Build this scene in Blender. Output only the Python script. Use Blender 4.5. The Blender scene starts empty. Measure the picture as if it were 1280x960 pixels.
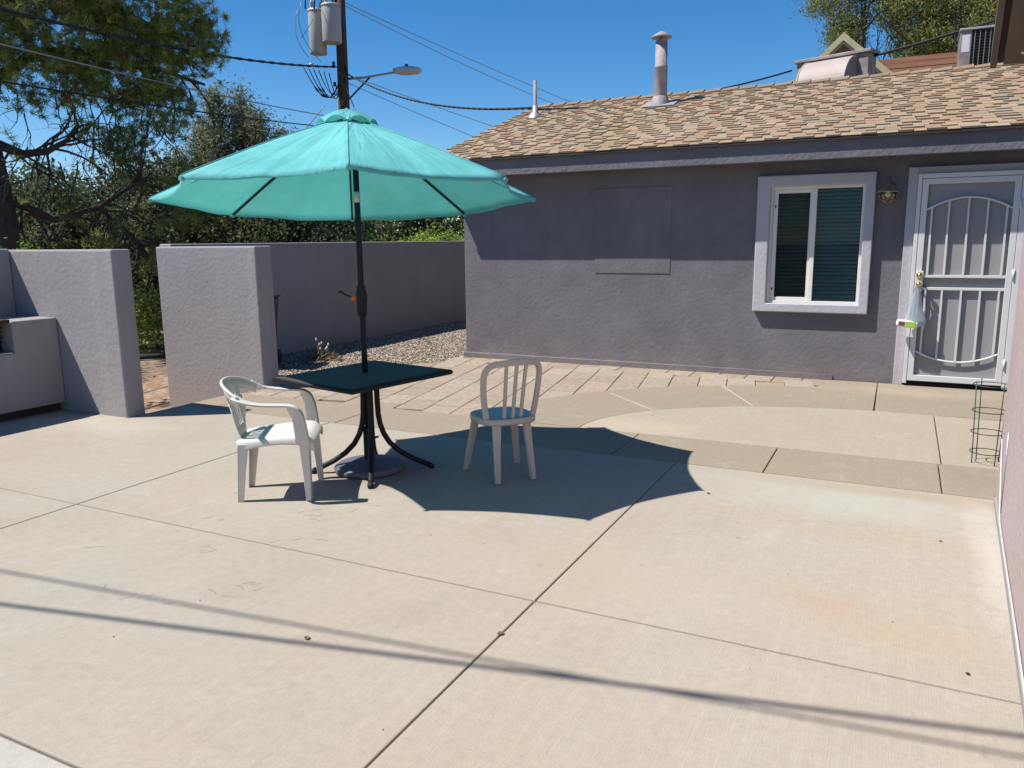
import bpy, bmesh, math, random
import numpy as np
from mathutils import Vector, Matrix

random.seed(7)
rng = np.random.default_rng(11)
S = bpy.context.scene
R = math.radians

# ------------------------------------------------------------------ camera
cam_d = bpy.data.cameras.new("camera")
cam = bpy.data.objects.new("camera", cam_d)
S.collection.objects.link(cam)
cam_d.sensor_width = 36
cam_d.lens = 980 / 1280 * 36
cam_d.clip_start = 0.05
cam_d.clip_end = 900
PITCH, ROLL, YAW, EYE = R(10.4), R(0.57), R(26.4), 1.55
fv = Vector((0, math.cos(PITCH), -math.sin(PITCH)))
rv = Vector((1, 0, 0))
dv = Vector((0, -math.sin(PITCH), -math.cos(PITCH)))
r2 = math.cos(ROLL) * rv + math.sin(ROLL) * dv
d2 = -math.sin(ROLL) * rv + math.cos(ROLL) * dv
RZ = Matrix.Rotation(YAW, 3, 'Z')
r2, d2, fv = RZ @ r2, RZ @ d2, RZ @ fv
cam.matrix_world = Matrix(((r2.x, -d2.x, -fv.x, 0), (r2.y, -d2.y, -fv.y, 0), (r2.z, -d2.z, -fv.z, EYE), (0, 0, 0, 1)))
S.camera = cam

# ------------------------------------------------------------------ sky, sun, exposure
SUNV = Vector((-0.535, -0.36, 1.0)).normalized()       # towards the sun
W = bpy.data.worlds.new("World")
S.world = W
W.use_nodes = True
nt = W.node_tree
nt.nodes.clear()
sky = nt.nodes.new('ShaderNodeTexSky')
sky.sky_type = 'NISHITA'
sky.sun_disc = False
sky.sun_elevation = math.asin(SUNV.z)
sky.sun_rotation = math.atan2(SUNV.x, SUNV.y)
sky.altitude = 1200
sky.air_density = 1.0
sky.dust_density = 0.0
sky.ozone_density = 4.0
bg = nt.nodes.new('ShaderNodeBackground')
bg.inputs[1].default_value = 0.085
wo = nt.nodes.new('ShaderNodeOutputWorld')
hs = nt.nodes.new('ShaderNodeHueSaturation')
hs.inputs['Saturation'].default_value = 1.32
nt.links.new(sky.outputs[0], hs.inputs['Color'])
nt.links.new(hs.outputs[0], bg.inputs[0])
nt.links.new(bg.outputs[0], wo.inputs[0])
sd = bpy.data.lights.new("sun", 'SUN')
sd.energy = 4.6
sd.angle = R(0.5)
sd.color = (1.0, 0.95, 0.87)
sun = bpy.data.objects.new("sun", sd)
S.collection.objects.link(sun)
sun.rotation_euler = (-SUNV).to_track_quat('-Z', 'Y').to_euler()
sun.location = (-8, -6, 15)
S.view_settings.view_transform = 'Standard'
S.view_settings.look = 'None'
S.view_settings.gamma = 1
S.view_settings.exposure = 0.66

# ------------------------------------------------------------------ materials
def new_mat(name):
    m = bpy.data.materials.new(name)
    m.use_nodes = True
    n = m.node_tree.nodes
    return m, n, m.node_tree.links, n['Principled BSDF']

def mat(name, col, rough=0.7, metal=0.0, var=0.12, scale=6.0, bump=0.0, bscale=60.0, spec=0.4, coord='Object'):
    m, n, l, b = new_mat(name)
    tc = n.new('ShaderNodeTexCoord')
    no = n.new('ShaderNodeTexNoise'); no.inputs['Scale'].default_value = scale; no.inputs['Detail'].default_value = 5
    l.new(tc.outputs[coord], no.inputs['Vector'])
    rp = n.new('ShaderNodeValToRGB')
    rp.color_ramp.elements[0].position = 0.3; rp.color_ramp.elements[1].position = 0.7
    rp.color_ramp.elements[0].color = (*[c * (1 - var) for c in col], 1)
    rp.color_ramp.elements[1].color = (*[min(1, c * (1 + var)) for c in col], 1)
    l.new(no.outputs['Fac'], rp.inputs['Fac'])
    l.new(rp.outputs['Color'], b.inputs['Base Color'])
    b.inputs['Roughness'].default_value = rough
    b.inputs['Metallic'].default_value = metal
    b.inputs['Specular IOR Level'].default_value = spec
    if bump > 0:
        n2 = n.new('ShaderNodeTexNoise'); n2.inputs['Scale'].default_value = bscale; n2.inputs['Detail'].default_value = 4
        l.new(tc.outputs[coord], n2.inputs['Vector'])
        bp = n.new('ShaderNodeBump'); bp.inputs['Strength'].default_value = bump; bp.inputs['Distance'].default_value = 0.01
        l.new(n2.outputs['Fac'], bp.inputs['Height'])
        l.new(bp.outputs['Normal'], b.inputs['Normal'])
    return m

def lerp_(a, b, t): return a + (b - a) * t
def stucco(name, col, var=0.10, bump=0.8, streak=0.0):
    m, n, l, b = new_mat(name)
    geo = n.new('ShaderNodeNewGeometry')
    big = n.new('ShaderNodeTexNoise'); big.inputs['Scale'].default_value = 1.3; big.inputs['Detail'].default_value = 7; big.inputs['Roughness'].default_value = 0.65
    l.new(geo.outputs['Position'], big.inputs['Vector'])
    rp = n.new('ShaderNodeValToRGB')
    rp.color_ramp.elements[0].position = 0.32; rp.color_ramp.elements[1].position = 0.7
    rp.color_ramp.elements[0].color = (*[c * (1 - var) for c in col], 1)
    rp.color_ramp.elements[1].color = (*[c * (1 + var) for c in col], 1)
    l.new(big.outputs['Fac'], rp.inputs['Fac'])
    # vertical weather streaks
    mp = n.new('ShaderNodeMapping'); mp.inputs['Scale'].default_value = (7, 7, 0.7)
    l.new(geo.outputs['Position'], mp.inputs['Vector'])
    st = n.new('ShaderNodeTexNoise'); st.inputs['Scale'].default_value = 1.0; st.inputs['Detail'].default_value = 4
    l.new(mp.outputs['Vector'], st.inputs['Vector'])
    sr = n.new('ShaderNodeMapRange'); sr.inputs['From Min'].default_value = 0.52; sr.inputs['From Max'].default_value = 0.8
    sr.inputs['To Max'].default_value = 0.10 + streak
    l.new(st.outputs['Fac'], sr.inputs['Value'])
    mx = n.new('ShaderNodeMix'); mx.data_type = 'RGBA'
    l.new(sr.outputs['Result'], mx.inputs['Factor']); l.new(rp.outputs['Color'], mx.inputs['A'])
    mx.inputs['B'].default_value = (*[min(1, c * 1.5 + 0.03) for c in col], 1)
    sx_ = n.new('ShaderNodeSeparateXYZ'); l.new(geo.outputs['Position'], sx_.inputs[0])
    dn = n.new('ShaderNodeTexNoise'); dn.inputs['Scale'].default_value = 5; dn.inputs['Detail'].default_value = 7; l.new(geo.outputs['Position'], dn.inputs['Vector'])
    dm = n.new('ShaderNodeMath'); dm.operation = 'MULTIPLY_ADD'; dm.inputs[1].default_value = -0.75; l.new(dn.outputs['Fac'], dm.inputs[0]); l.new(sx_.outputs['Z'], dm.inputs[2])
    dr = n.new('ShaderNodeMapRange'); dr.inputs['From Min'].default_value = -0.40; dr.inputs['From Max'].default_value = -0.12; dr.inputs['To Min'].default_value = 0.45; dr.inputs['To Max'].default_value = 0.0
    l.new(dm.outputs[0], dr.inputs['Value'])
    m2 = n.new('ShaderNodeMix'); m2.data_type = 'RGBA'; l.new(dr.outputs['Result'], m2.inputs['Factor']); l.new(mx.outputs['Result'], m2.inputs['A'])
    m2.inputs['B'].default_value = (*[lerp_(c, d, .45) for c, d in zip(col, (0.36, 0.29, 0.22))], 1)
    l.new(m2.outputs['Result'], b.inputs['Base Color'])
    b.inputs['Roughness'].default_value = 0.92
    b.inputs['Specular IOR Level'].default_value = 0.2
    vo = n.new('ShaderNodeTexVoronoi'); vo.inputs['Scale'].default_value = 26; vo.feature = 'SMOOTH_F1'
    n1 = n.new('ShaderNodeTexNoise'); n1.inputs['Scale'].default_value = 11; n1.inputs['Detail'].default_value = 8; n1.inputs['Roughness'].default_value = 0.6; n1.inputs['Distortion'].default_value = 0.6
    n3 = n.new('ShaderNodeTexNoise'); n3.inputs['Scale'].default_value = 110; n3.inputs['Detail'].default_value = 3
    for q in (vo, n1, n3): l.new(geo.outputs['Position'], q.inputs['Vector'])
    a1 = n.new('ShaderNodeMath'); a1.operation = 'MULTIPLY_ADD'; a1.inputs[1].default_value = 1.5
    l.new(n1.outputs['Fac'], a1.inputs[0]); l.new(vo.outputs['Distance'], a1.inputs[2])
    a2 = n.new('ShaderNodeMath'); a2.operation = 'MULTIPLY_ADD'; a2.inputs[1].default_value = 0.35
    l.new(n3.outputs['Fac'], a2.inputs[0]); l.new(a1.outputs[0], a2.inputs[2])
    bp = n.new('ShaderNodeBump'); bp.inputs['Strength'].default_value = bump; bp.inputs['Distance'].default_value = 0.011
    l.new(a2.outputs[0], bp.inputs['Height']); l.new(bp.outputs['Normal'], b.inputs['Normal'])
    return m

def concrete(name, col, col2, warm=(0.50, 0.36, 0.26), stains=(), rough=0.9):
    m, n, l, b = new_mat(name)
    geo = n.new('ShaderNodeNewGeometry')
    def noise(scale, detail=5, rough_=0.6, vec=None, dist=0.0):
        q = n.new('ShaderNodeTexNoise'); q.inputs['Scale'].default_value = scale; q.inputs['Detail'].default_value = detail
        q.inputs['Roughness'].default_value = rough_; q.inputs['Distortion'].default_value = dist
        l.new(vec or geo.outputs['Position'], q.inputs['Vector']); return q
    def mixc(f, a, bb):
        x = n.new('ShaderNodeMix'); x.data_type = 'RGBA'
        if isinstance(f, float): x.inputs['Factor'].default_value = f
        else: l.new(f, x.inputs['Factor'])
        for s, v in (('A', a), ('B', bb)):
            if isinstance(v, tuple): x.inputs[s].default_value = (*v, 1)
            else: l.new(v, x.inputs[s])
        return x.outputs['Result']
    def rng_(v, a, b_, c=0., d=1.):
        q = n.new('ShaderNodeMapRange'); q.inputs['From Min'].default_value = a; q.inputs['From Max'].default_value = b_
        q.inputs['To Min'].default_value = c; q.inputs['To Max'].default_value = d; l.new(v, q.inputs['Value']); return q.outputs['Result']
    c = mixc(rng_(noise(0.55, 6, 0.6, dist=0.8).outputs['Fac'], 0.38, 0.62), col, col2)
    # pinkish cast in patches
    c = mixc(rng_(noise(1.1, 7, 0.7).outputs['Fac'], 0.5, 0.75, 0, 0.35), c, warm)
    # fine mottling
    fine = rng_(noise(22, 10, 0.8).outputs['Fac'], 0.40, 0.64, 0.0, 0.30)
    c = mixc(fine, c, tuple(x * 0.6 for x in col))
    grit = rng_(noise(130, 3, 0.7).outputs['Fac'], 0.56, 0.72, 0.0, 0.40)
    c = mixc(grit, c, tuple(x * 0.55 for x in col))
    mps = n.new('ShaderNodeMapping'); mps.inputs['Scale'].default_value = (26, 1.2, 1); mps.inputs['Rotation'].default_value = (0, 0, R(-6))
    l.new(geo.outputs['Position'], mps.inputs['Vector'])
    c = mixc(rng_(noise(1.0, 5, 0.7, vec=mps.outputs['Vector']).outputs['Fac'], 0.48, 0.72, 0, 0.16), c, tuple(min(1, x * 1.35) for x in col))
    c = mixc(rng_(noise(0.8, 8, 0.68, dist=2.0).outputs['Fac'], 0.50, 0.70, 0, 0.20), c, tuple(x * 0.66 for x in col))
    # light drifted dust
    c = mixc(rng_(noise(2.3, 9, 0.72, dist=1.5).outputs['Fac'], 0.55, 0.72, 0, 0.28), c, (0.46, 0.43, 0.375))
    vs_ = n.new('ShaderNodeTexVoronoi'); vs_.inputs['Scale'].default_value = 2.3; l.new(geo.outputs['Position'], vs_.inputs['Vector'])
    sw = n.new('ShaderNodeMath'); sw.operation = 'MULTIPLY_ADD'; sw.inputs[1].default_value = 0.05; l.new(noise(30, 4, 0.7).outputs['Fac'], sw.inputs[0]); l.new(vs_.outputs['Distance'], sw.inputs[2])
    c = mixc(rng_(sw.outputs[0], 0.045, 0.075, 0.35, 0.0), c, tuple(x * 0.5 for x in col))
    for (sx, sy, rx, ry, scol, amt) in stains:
        mp = n.new('ShaderNodeMapping'); mp.inputs['Location'].default_value = (-sx / rx, -sy / ry, 0); mp.inputs['Scale'].default_value = (1 / rx, 1 / ry, 0)
        l.new(geo.outputs['Position'], mp.inputs['Vector'])
        ln = n.new('ShaderNodeVectorMath'); ln.operation = 'LENGTH'; l.new(mp.outputs['Vector'], ln.inputs[0])
        w = noise(5, 7, 0.7, dist=1.0)
        ad = n.new('ShaderNodeMath'); ad.operation = 'MULTIPLY_ADD'; ad.inputs[1].default_value = 1.7
        l.new(w.outputs['Fac'], ad.inputs[0]); l.new(ln.outputs['Value'], ad.inputs[2])
        c = mixc(rng_(ad.outputs[0], 1.0, 1.95, amt, 0.0), c, scol)
    l.new(c, b.inputs['Base Color'])
    b.inputs['Roughness'].default_value = rough
    b.inputs['Specular IOR Level'].default_value = 0.25
    # broom finish + pits
    mp = n.new('ShaderNodeMapping'); mp.inputs['Scale'].default_value = (300, 7, 1); mp.inputs['Rotation'].default_value = (0, 0, R(-6))
    l.new(geo.outputs['Position'], mp.inputs['Vector'])
    br = noise(1.0, 3, 0.6, vec=mp.outputs['Vector'])
    pt = noise(120, 4, 0.7)
    ad = n.new('ShaderNodeMath'); ad.operation = 'MULTIPLY_ADD'; ad.inputs[1].default_value = 0.7
    l.new(pt.outputs['Fac'], ad.inputs[0]); l.new(br.outputs['Fac'], ad.inputs[2])
    bp = n.new('ShaderNodeBump'); bp.inputs['Strength'].default_value = 0.5; bp.inputs['Distance'].default_value = 0.005
    l.new(ad.outputs[0], bp.inputs['Height']); l.new(bp.outputs['Normal'], b.inputs['Normal'])
    return m

def attr_mat(name, rough=0.8, var=0.12, scale=30., trans=0.0, spec=0.3, bump=0.0, bscale=80., objrand=0.0):
    """colour from the face attribute 'col', modulated by fine noise"""
    m, n, l, b = new_mat(name)
    a = n.new('ShaderNodeAttribute'); a.attribute_name = 'col'
    geo = n.new('ShaderNodeNewGeometry')
    no = n.new('ShaderNodeTexNoise'); no.inputs['Scale'].default_value = scale; no.inputs['Detail'].default_value = 4
    l.new(geo.outputs['Position'], no.inputs['Vector'])
    mr = n.new('ShaderNodeMapRange'); mr.inputs['From Min'].default_value = 0.3; mr.inputs['From Max'].default_value = 0.7
    mr.inputs['To Min'].default_value = 1 - var; mr.inputs['To Max'].default_value = 1 + var
    l.new(no.outputs['Fac'], mr.inputs['Value'])
    vm = n.new('ShaderNodeVectorMath'); vm.operation = 'SCALE'
    l.new(a.outputs['Color'], vm.inputs[0]); l.new(mr.outputs['Result'], vm.inputs['Scale'])
    out = vm.outputs['Vector']
    if objrand > 0:
        oi = n.new('ShaderNodeObjectInfo')
        m2 = n.new('ShaderNodeMapRange'); m2.inputs['To Min'].default_value = 1 - objrand; m2.inputs['To Max'].default_value = 1 + objrand
        l.new(oi.outputs['Random'], m2.inputs['Value'])
        v2 = n.new('ShaderNodeVectorMath'); v2.operation = 'SCALE'
        l.new(out, v2.inputs[0]); l.new(m2.outputs['Result'], v2.inputs['Scale']); out = v2.outputs['Vector']
    l.new(out, b.inputs['Base Color'])
    b.inputs['Roughness'].default_value = rough
    b.inputs['Specular IOR Level'].default_value = spec
    if bump > 0:
        n2 = n.new('ShaderNodeTexNoise'); n2.inputs['Scale'].default_value = bscale; n2.inputs['Detail'].default_value = 5
        l.new(geo.outputs['Position'], n2.inputs['Vector'])
        bp = n.new('ShaderNodeBump'); bp.inputs['Strength'].default_value = bump; bp.inputs['Distance'].default_value = 0.006
        l.new(n2.outputs['Fac'], bp.inputs['Height']); l.new(bp.outputs['Normal'], b.inputs['Normal'])
    if trans > 0:
        tr = n.new('ShaderNodeBsdfTranslucent'); l.new(out, tr.inputs['Color'])
        ms = n.new('ShaderNodeMixShader'); ms.inputs[0].default_value = trans
        l.new(b.outputs[0], ms.inputs[1]); l.new(tr.outputs[0], ms.inputs[2])
        l.new(ms.outputs[0], n['Material Output'].inputs['Surface'])
    return m

def canvas_mat(name, col, trans_col, trans=0.42):
    m, n, l, b = new_mat(name)
    tc = n.new('ShaderNodeTexCoord')
    no = n.new('ShaderNodeTexNoise'); no.inputs['Scale'].default_value = 2.6; no.inputs['Detail'].default_value = 7; no.inputs['Roughness'].default_value = 0.65
    l.new(tc.outputs['Object'], no.inputs['Vector'])
    rp = n.new('ShaderNodeValToRGB')
    rp.color_ramp.elements[0].position = 0.35; rp.color_ramp.elements[1].position = 0.68
    rp.color_ramp.elements[0].color = (*[c * 0.86 for c in col], 1)
    rp.color_ramp.elements[1].color = (*[min(1, c * 1.1 + 0.03) for c in col], 1)
    l.new(no.outputs['Fac'], rp.inputs['Fac'])
    # faint grey grime
    n2 = n.new('ShaderNodeTexNoise'); n2.inputs['Scale'].default_value = 5; n2.inputs['Detail'].default_value = 8; n2.inputs['Distortion'].default_value = 1
    l.new(tc.outputs['Object'], n2.inputs['Vector'])
    mr = n.new('ShaderNodeMapRange'); mr.inputs['From Min'].default_value = 0.57; mr.inputs['From Max'].default_value = 0.8; mr.inputs['To Max'].default_value = 0.3
    l.new(n2.outputs['Fac'], mr.inputs['Value'])
    mx = n.new('ShaderNodeMix'); mx.data_type = 'RGBA'; l.new(mr.outputs['Result'], mx.inputs['Factor']); l.new(rp.outputs['Color'], mx.inputs['A'])
    mx.inputs['B'].default_value = (0.30, 0.42, 0.40, 1)
    l.new(mx.outputs['Result'], b.inputs['Base Color'])
    b.inputs['Roughness'].default_value = 0.75
    b.inputs['Specular IOR Level'].default_value = 0.15
    # wrinkles and weave
    sp = n.new('ShaderNodeSeparateXYZ'); l.new(tc.outputs['Object'], sp.inputs[0])
    at = n.new('ShaderNodeMath'); at.operation = 'ARCTAN2'; l.new(sp.outputs['Y'], at.inputs[0]); l.new(sp.outputs['X'], at.inputs[1])
    a5 = n.new('ShaderNodeMath'); a5.operation = 'MULTIPLY'; a5.inputs[1].default_value = 2.6; l.new(at.outputs[0], a5.inputs[0])
    ln = n.new('ShaderNodeVectorMath'); ln.operation = 'LENGTH'; l.new(tc.outputs['Object'], ln.inputs[0])
    mp = n.new('ShaderNodeCombineXYZ'); l.new(a5.outputs[0], mp.inputs[0]); l.new(sp.outputs['Z'], mp.inputs[1]); l.new(ln.outputs['Value'], mp.inputs[2])
    w = n.new('ShaderNodeTexNoise'); w.inputs['Scale'].default_value = 2.2; w.inputs['Detail'].default_value = 5; w.inputs['Distortion'].default_value = 0.7
    l.new(mp.outputs['Vector'], w.inputs['Vector'])
    bp = n.new('ShaderNodeBump'); bp.inputs['Strength'].default_value = 0.75; bp.inputs['Distance'].default_value = 0.035
    l.new(w.outputs['Fac'], bp.inputs['Height']); l.new(bp.outputs['Normal'], b.inputs['Normal'])
    tr = n.new('ShaderNodeBsdfTranslucent'); tr.inputs['Color'].default_value = (*trans_col, 1)
    ms = n.new('ShaderNodeMixShader'); ms.inputs[0].default_value = trans
    l.new(b.outputs[0], ms.inputs[1]); l.new(tr.outputs[0], ms.inputs[2])
    l.new(ms.outputs[0], n['Material Output'].inputs['Surface'])
    return m

def glass_mat(name, tint=(0.8, 0.9, 0.9), refl=1.45):
    m, n, l, b = new_mat(name)
    n.remove(b)
    t = n.new('ShaderNodeBsdfTransparent'); t.inputs[0].default_value = (*tint, 1)
    g = n.new('ShaderNodeBsdfGlossy'); g.inputs['Roughness'].default_value = 0.02
    f = n.new('ShaderNodeFresnel'); f.inputs[0].default_value = refl
    ms = n.new('ShaderNodeMixShader')
    l.new(f.outputs[0], ms.inputs[0]); l.new(t.outputs[0], ms.inputs[1]); l.new(g.outputs[0], ms.inputs[2])
    l.new(ms.outputs[0], n['Material Output'].inputs['Surface'])
    return m

def wood_mat(name, c1, c2, scale=(1.5, 30, 30)):
    m, n, l, b = new_mat(name)
    tc = n.new('ShaderNodeTexCoord'); mp = n.new('ShaderNodeMapping'); mp.inputs['Scale'].default_value = scale
    l.new(tc.outputs['Object'], mp.inputs['Vector'])
    oi = n.new('ShaderNodeObjectInfo')
    no = n.new('ShaderNodeTexNoise'); no.noise_dimensions = '4D'; no.inputs['Scale'].default_value = 1; no.inputs['Detail'].default_value = 5
    l.new(mp.outputs['Vector'], no.inputs['Vector']); 
    ml = n.new('ShaderNodeMath'); ml.operation = 'MULTIPLY'; ml.inputs[1].default_value = 30
    l.new(oi.outputs['Random'], ml.inputs[0]); l.new(ml.outputs[0], no.inputs['W'])
    rp = n.new('ShaderNodeValToRGB'); rp.color_ramp.elements[0].position = 0.3; rp.color_ramp.elements[1].position = 0.7
    rp.color_ramp.elements[0].color = (*c1, 1); rp.color_ramp.elements[1].color = (*c2, 1)
    l.new(no.outputs['Fac'], rp.inputs['Fac']); l.new(rp.outputs['Color'], b.inputs['Base Color'])
    b.inputs['Roughness'].default_value = 0.85
    bp = n.new('ShaderNodeBump'); bp.inputs['Strength'].default_value = 0.6; bp.inputs['Distance'].default_value = 0.01
    l.new(no.outputs['Fac'], bp.inputs['Height']); l.new(bp.outputs['Normal'], b.inputs['Normal'])
    return m

M = {}
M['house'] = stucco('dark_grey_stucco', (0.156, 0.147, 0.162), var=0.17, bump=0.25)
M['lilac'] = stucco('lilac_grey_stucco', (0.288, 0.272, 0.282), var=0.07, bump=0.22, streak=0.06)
M['trim'] = stucco('pale_lilac_trim', (0.415, 0.405, 0.435), var=0.05, bump=0.2)
M['pink'] = stucco('pinkish_stucco', (0.43, 0.345, 0.335), var=0.07, bump=0.35)
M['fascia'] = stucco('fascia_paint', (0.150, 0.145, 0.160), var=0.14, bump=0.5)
RUST = (0.38, 0.19, 0.08)
M['slab'] = concrete('patio_concrete', (0.360, 0.309, 0.250), (0.355, 0.328, 0.280), warm=(0.375, 0.280, 0.210), stains=(
    (-0.22, 3.42, 0.26, 0.13, RUST, 0.22), (0.10, 3.25, 0.45, 0.2, (0.38, 0.26, 0.15), 0.25), (-0.25, 4.9, 1.0, 0.45, (0.38, 0.385, 0.34), 0.65),
    (0.1, 5.15, 1.1, 0.12, (0.32, 0.235, 0.145), 0.5), (0.50, 4.2, 0.12, 1.1, (0.46, 0.43, 0.385), 0.7), (-6.1, 4.4, 0.9, 0.35, (0.42, 0.375, 0.31), 0.6),
    (-3.05, 4.2, 0.42, 0.42, (0.23, 0.15, 0.11), 0.5), (-1.0, 3.3, 0.9, 0.5, (0.39, 0.33, 0.26), 0.4)))
M['slab_light'] = concrete('pale_concrete', (0.38, 0.37, 0.335), (0.41, 0.395, 0.355), warm=(0.365, 0.345, 0.295))
M['band'] = concrete('tan_concrete', (0.295, 0.238, 0.175), (0.28, 0.242, 0.188), warm=(0.315, 0.235, 0.16), stains=((0.1, 8.7, 0.9, 0.3, (0.38, 0.32, 0.25), 0.5),))
M['inner'] = concrete('cream_concrete', (0.36, 0.31, 0.235), (0.355, 0.315, 0.25), warm=(0.355, 0.28, 0.20), stains=((-2.0, 6.2, 0.7, 0.35, (0.42, 0.36, 0.27), 0.6),))
M['paver'] = attr_mat('paver_face', rough=0.92, var=0.16, scale=18, spec=0.2, bump=0.5, bscale=120, objrand=0.07)
M['joint'] = mat('joint_filler_dark', (0.10, 0.08, 0.06), 0.95, var=0.3, scale=20)
M['sandjoint'] = mat('sand_joint', (0.22, 0.17, 0.12), 0.95, var=0.2, scale=30)
M['lightjoint'] = mat('pale_mortar', (0.40, 0.345, 0.275), 0.9, var=0.1)
M['dirt'] = mat('dirt', (0.20, 0.145, 0.095), 0.95, var=0.35, scale=1.5, bump=0.6, bscale=25, coord='Object')
M['orange_paver'] = attr_mat('walkway_paver', rough=0.92, var=0.18, scale=18, spec=0.2, bump=0.5, objrand=0.1)
M['gravel'] = attr_mat('gravel_stone', rough=0.85, var=0.15, scale=60, spec=0.3, objrand=0)
M['shingle'] = attr_mat('asphalt_shingle', rough=0.95, var=0.16, scale=70, spec=0.1, bump=0.15, bscale=260, objrand=0.06)
M['leaf'] = attr_mat('foliage', rough=0.85, var=0.2, scale=4, trans=0.38, spec=0.08)
M['bark'] = mat('pine_bark', (0.085, 0.065, 0.055), 0.95, var=0.4, scale=12, bump=1.0, bscale=30)
M['twig'] = mat('twig_bark', (0.07, 0.055, 0.05), 0.9, var=0.3, scale=8)
M['canvas'] = canvas_mat('teal_canvas', (0.155, 0.535, 0.55), (0.065, 0.41, 0.37), 0.30)
M['black'] = mat('black_powder_coat', (0.016, 0.016, 0.018), 0.6, var=0.15, scale=10, bump=0.1, spec=0.25)
M['tabletop'] = mat('charcoal_tabletop', (0.040, 0.038, 0.035), 0.7, var=0.25, scale=9, bump=0.15, bscale=200)
M['silver'] = mat('brushed_collar', (0.45, 0.46, 0.45), 0.4, metal=0.7, var=0.1)
M['orange'] = mat('orange_knob', (0.75, 0.12, 0.02), 0.5)
M['plastic'] = mat('white_plastic', (0.56, 0.55, 0.51), 0.42, var=0.05, scale=5, spec=0.45, bump=0.06, bscale=150)
M['cream_plastic'] = mat('cream_plastic', (0.48, 0.44, 0.385), 0.5, var=0.06, scale=5, spec=0.4, bump=0.06, bscale=150)
M['blue_seat'] = mat('pale_blue_seat', (0.36, 0.45, 0.48), 0.55, var=0.10, scale=6)
M['white_metal'] = mat('white_metal', (0.60, 0.60, 0.60), 0.5, var=0.04, scale=4)
M['screen'] = mat('security_screen', (0.27, 0.265, 0.265), 0.75, var=0.04, scale=300)
M['vinyl'] = mat('white_vinyl', (0.68, 0.67, 0.62), 0.45, var=0.03)
M['blind'] = mat('teal_blind', (0.12, 0.24, 0.235), 0.35, var=0.1, scale=3)
M['dark'] = mat('dark_void', (0.01, 0.011, 0.012), 0.9)
M['glass'] = glass_mat('window_glass', (0.9, 0.97, 0.97), 1.22)
M['screen_glass'] = glass_mat('insect_screen', (0.72, 0.76, 0.74), 1.2)
M['clear'] = glass_mat('lamp_glass', (0.9, 0.88, 0.8), 1.5)
M['nickel'] = mat('aged_brass_lamp', (0.62, 0.53, 0.38), 0.3, metal=0.9, var=0.12, scale=20)
M['brass'] = mat('polished_brass', (0.80, 0.58, 0.22), 0.2, metal=1.0, var=0.1)
M['galv'] = mat('galvanised_metal', (0.38, 0.38, 0.39), 0.5, metal=0.6, var=0.15, scale=15)
M['pipe'] = mat('painted_vent_pipe', (0.29, 0.265, 0.275), 0.7, metal=0.0, var=0.22, scale=9)
M['cooler'] = mat('tan_cooler_sheet', (0.36, 0.30, 0.275), 0.6, var=0.08, scale=4)
M['cooler_grey'] = mat('cooler_frame_grey', (0.24, 0.215, 0.21), 0.65, metal=0.2, var=0.25, scale=7)
M['mesh_dark'] = mat('coil_mesh', (0.02, 0.022, 0.025), 0.7)
M['label'] = mat('pale_label', (0.55, 0.54, 0.56), 0.6, var=0.1, scale=20)
M['tank'] = mat('transformer_tank', (0.40, 0.39, 0.375), 0.45, var=0.10, scale=3)
M['pole_wood'] = wood_mat('creosote_pole', (0.045, 0.022, 0.015), (0.12, 0.06, 0.04), (30, 30, 1.2))
M['wire'] = mat('black_cable', (0.015, 0.015, 0.017), 0.6)
M['wire_pale'] = mat('aluminium_wire', (0.30, 0.30, 0.32), 0.5, metal=0.3)
M['lamp_head'] = mat('lamp_housing', (0.55, 0.53, 0.50), 0.5, var=0.08)
M['soffit'] = mat('brown_soffit', (0.125, 0.10, 0.085), 0.9, var=0.1, scale=4, bump=0.3, bscale=120)
M['dark_trim'] = mat('dark_roof_edge', (0.035, 0.03, 0.03), 0.8, var=0.2)
M['plank'] = wood_mat('brown_plank', (0.23, 0.10, 0.055), (0.36, 0.18, 0.10), (1.0, 8, 20))
M['yellow_trim'] = mat('pale_yellow_trim', (0.40, 0.36, 0.22), 0.7, var=0.08)
M['gable'] = mat('brown_gable_board', (0.20, 0.14, 0.07), 0.9, var=0.15)  # plain brown boarding of the far gable and walls
M['cage'] = mat('green_wire', (0.025, 0.045, 0.035), 0.5)
M['bag'] = canvas_mat('thin_plastic_bag', (0.58, 0.64, 0.70), (0.6, 0.68, 0.75), 0.5)
M['white_pack'] = mat('white_packet', (0.75, 0.74, 0.72), 0.5)
M['lime'] = mat('lime_label', (0.34, 0.55, 0.07), 0.45, var=0.05)
M['maroon'] = mat('maroon_label', (0.22, 0.04, 0.08), 0.5)
M['bin'] = mat('dark_green_bin', (0.018, 0.024, 0.02), 0.5, var=0.1)
M['rust'] = mat('rusty_iron', (0.06, 0.035, 0.025), 0.8, metal=0.3, var=0.4, scale=25)
M['dry'] = mat('dry_plant', (0.14, 0.10, 0.06), 0.9, var=0.4, scale=20)
M['pale_dry'] = mat('bleached_leaf', (0.55, 0.50, 0.42), 0.8, var=0.2)
M['disk'] = mat('resin_base', (0.10, 0.105, 0.13), 0.55, var=0.12, scale=14, bump=0.2, bscale=90)

# ------------------------------------------------------------------ object helpers
COL = S.collection
def link(name, me, parent=None, m=None, loc=None, rot=None, smooth=False):
    o = bpy.data.objects.new(name, me)
    COL.objects.link(o)
    if m is not None and len(me.materials) == 0:
        for q in (m if isinstance(m, (list, tuple)) else [m]): me.materials.append(q)
    if parent is not None: o.parent = parent
    if loc is not None: o.location = loc
    if rot is not None: o.rotation_euler = rot
    if smooth and len(me.polygons): me.polygons.foreach_set('use_smooth', [True] * len(me.polygons))
    return o

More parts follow.
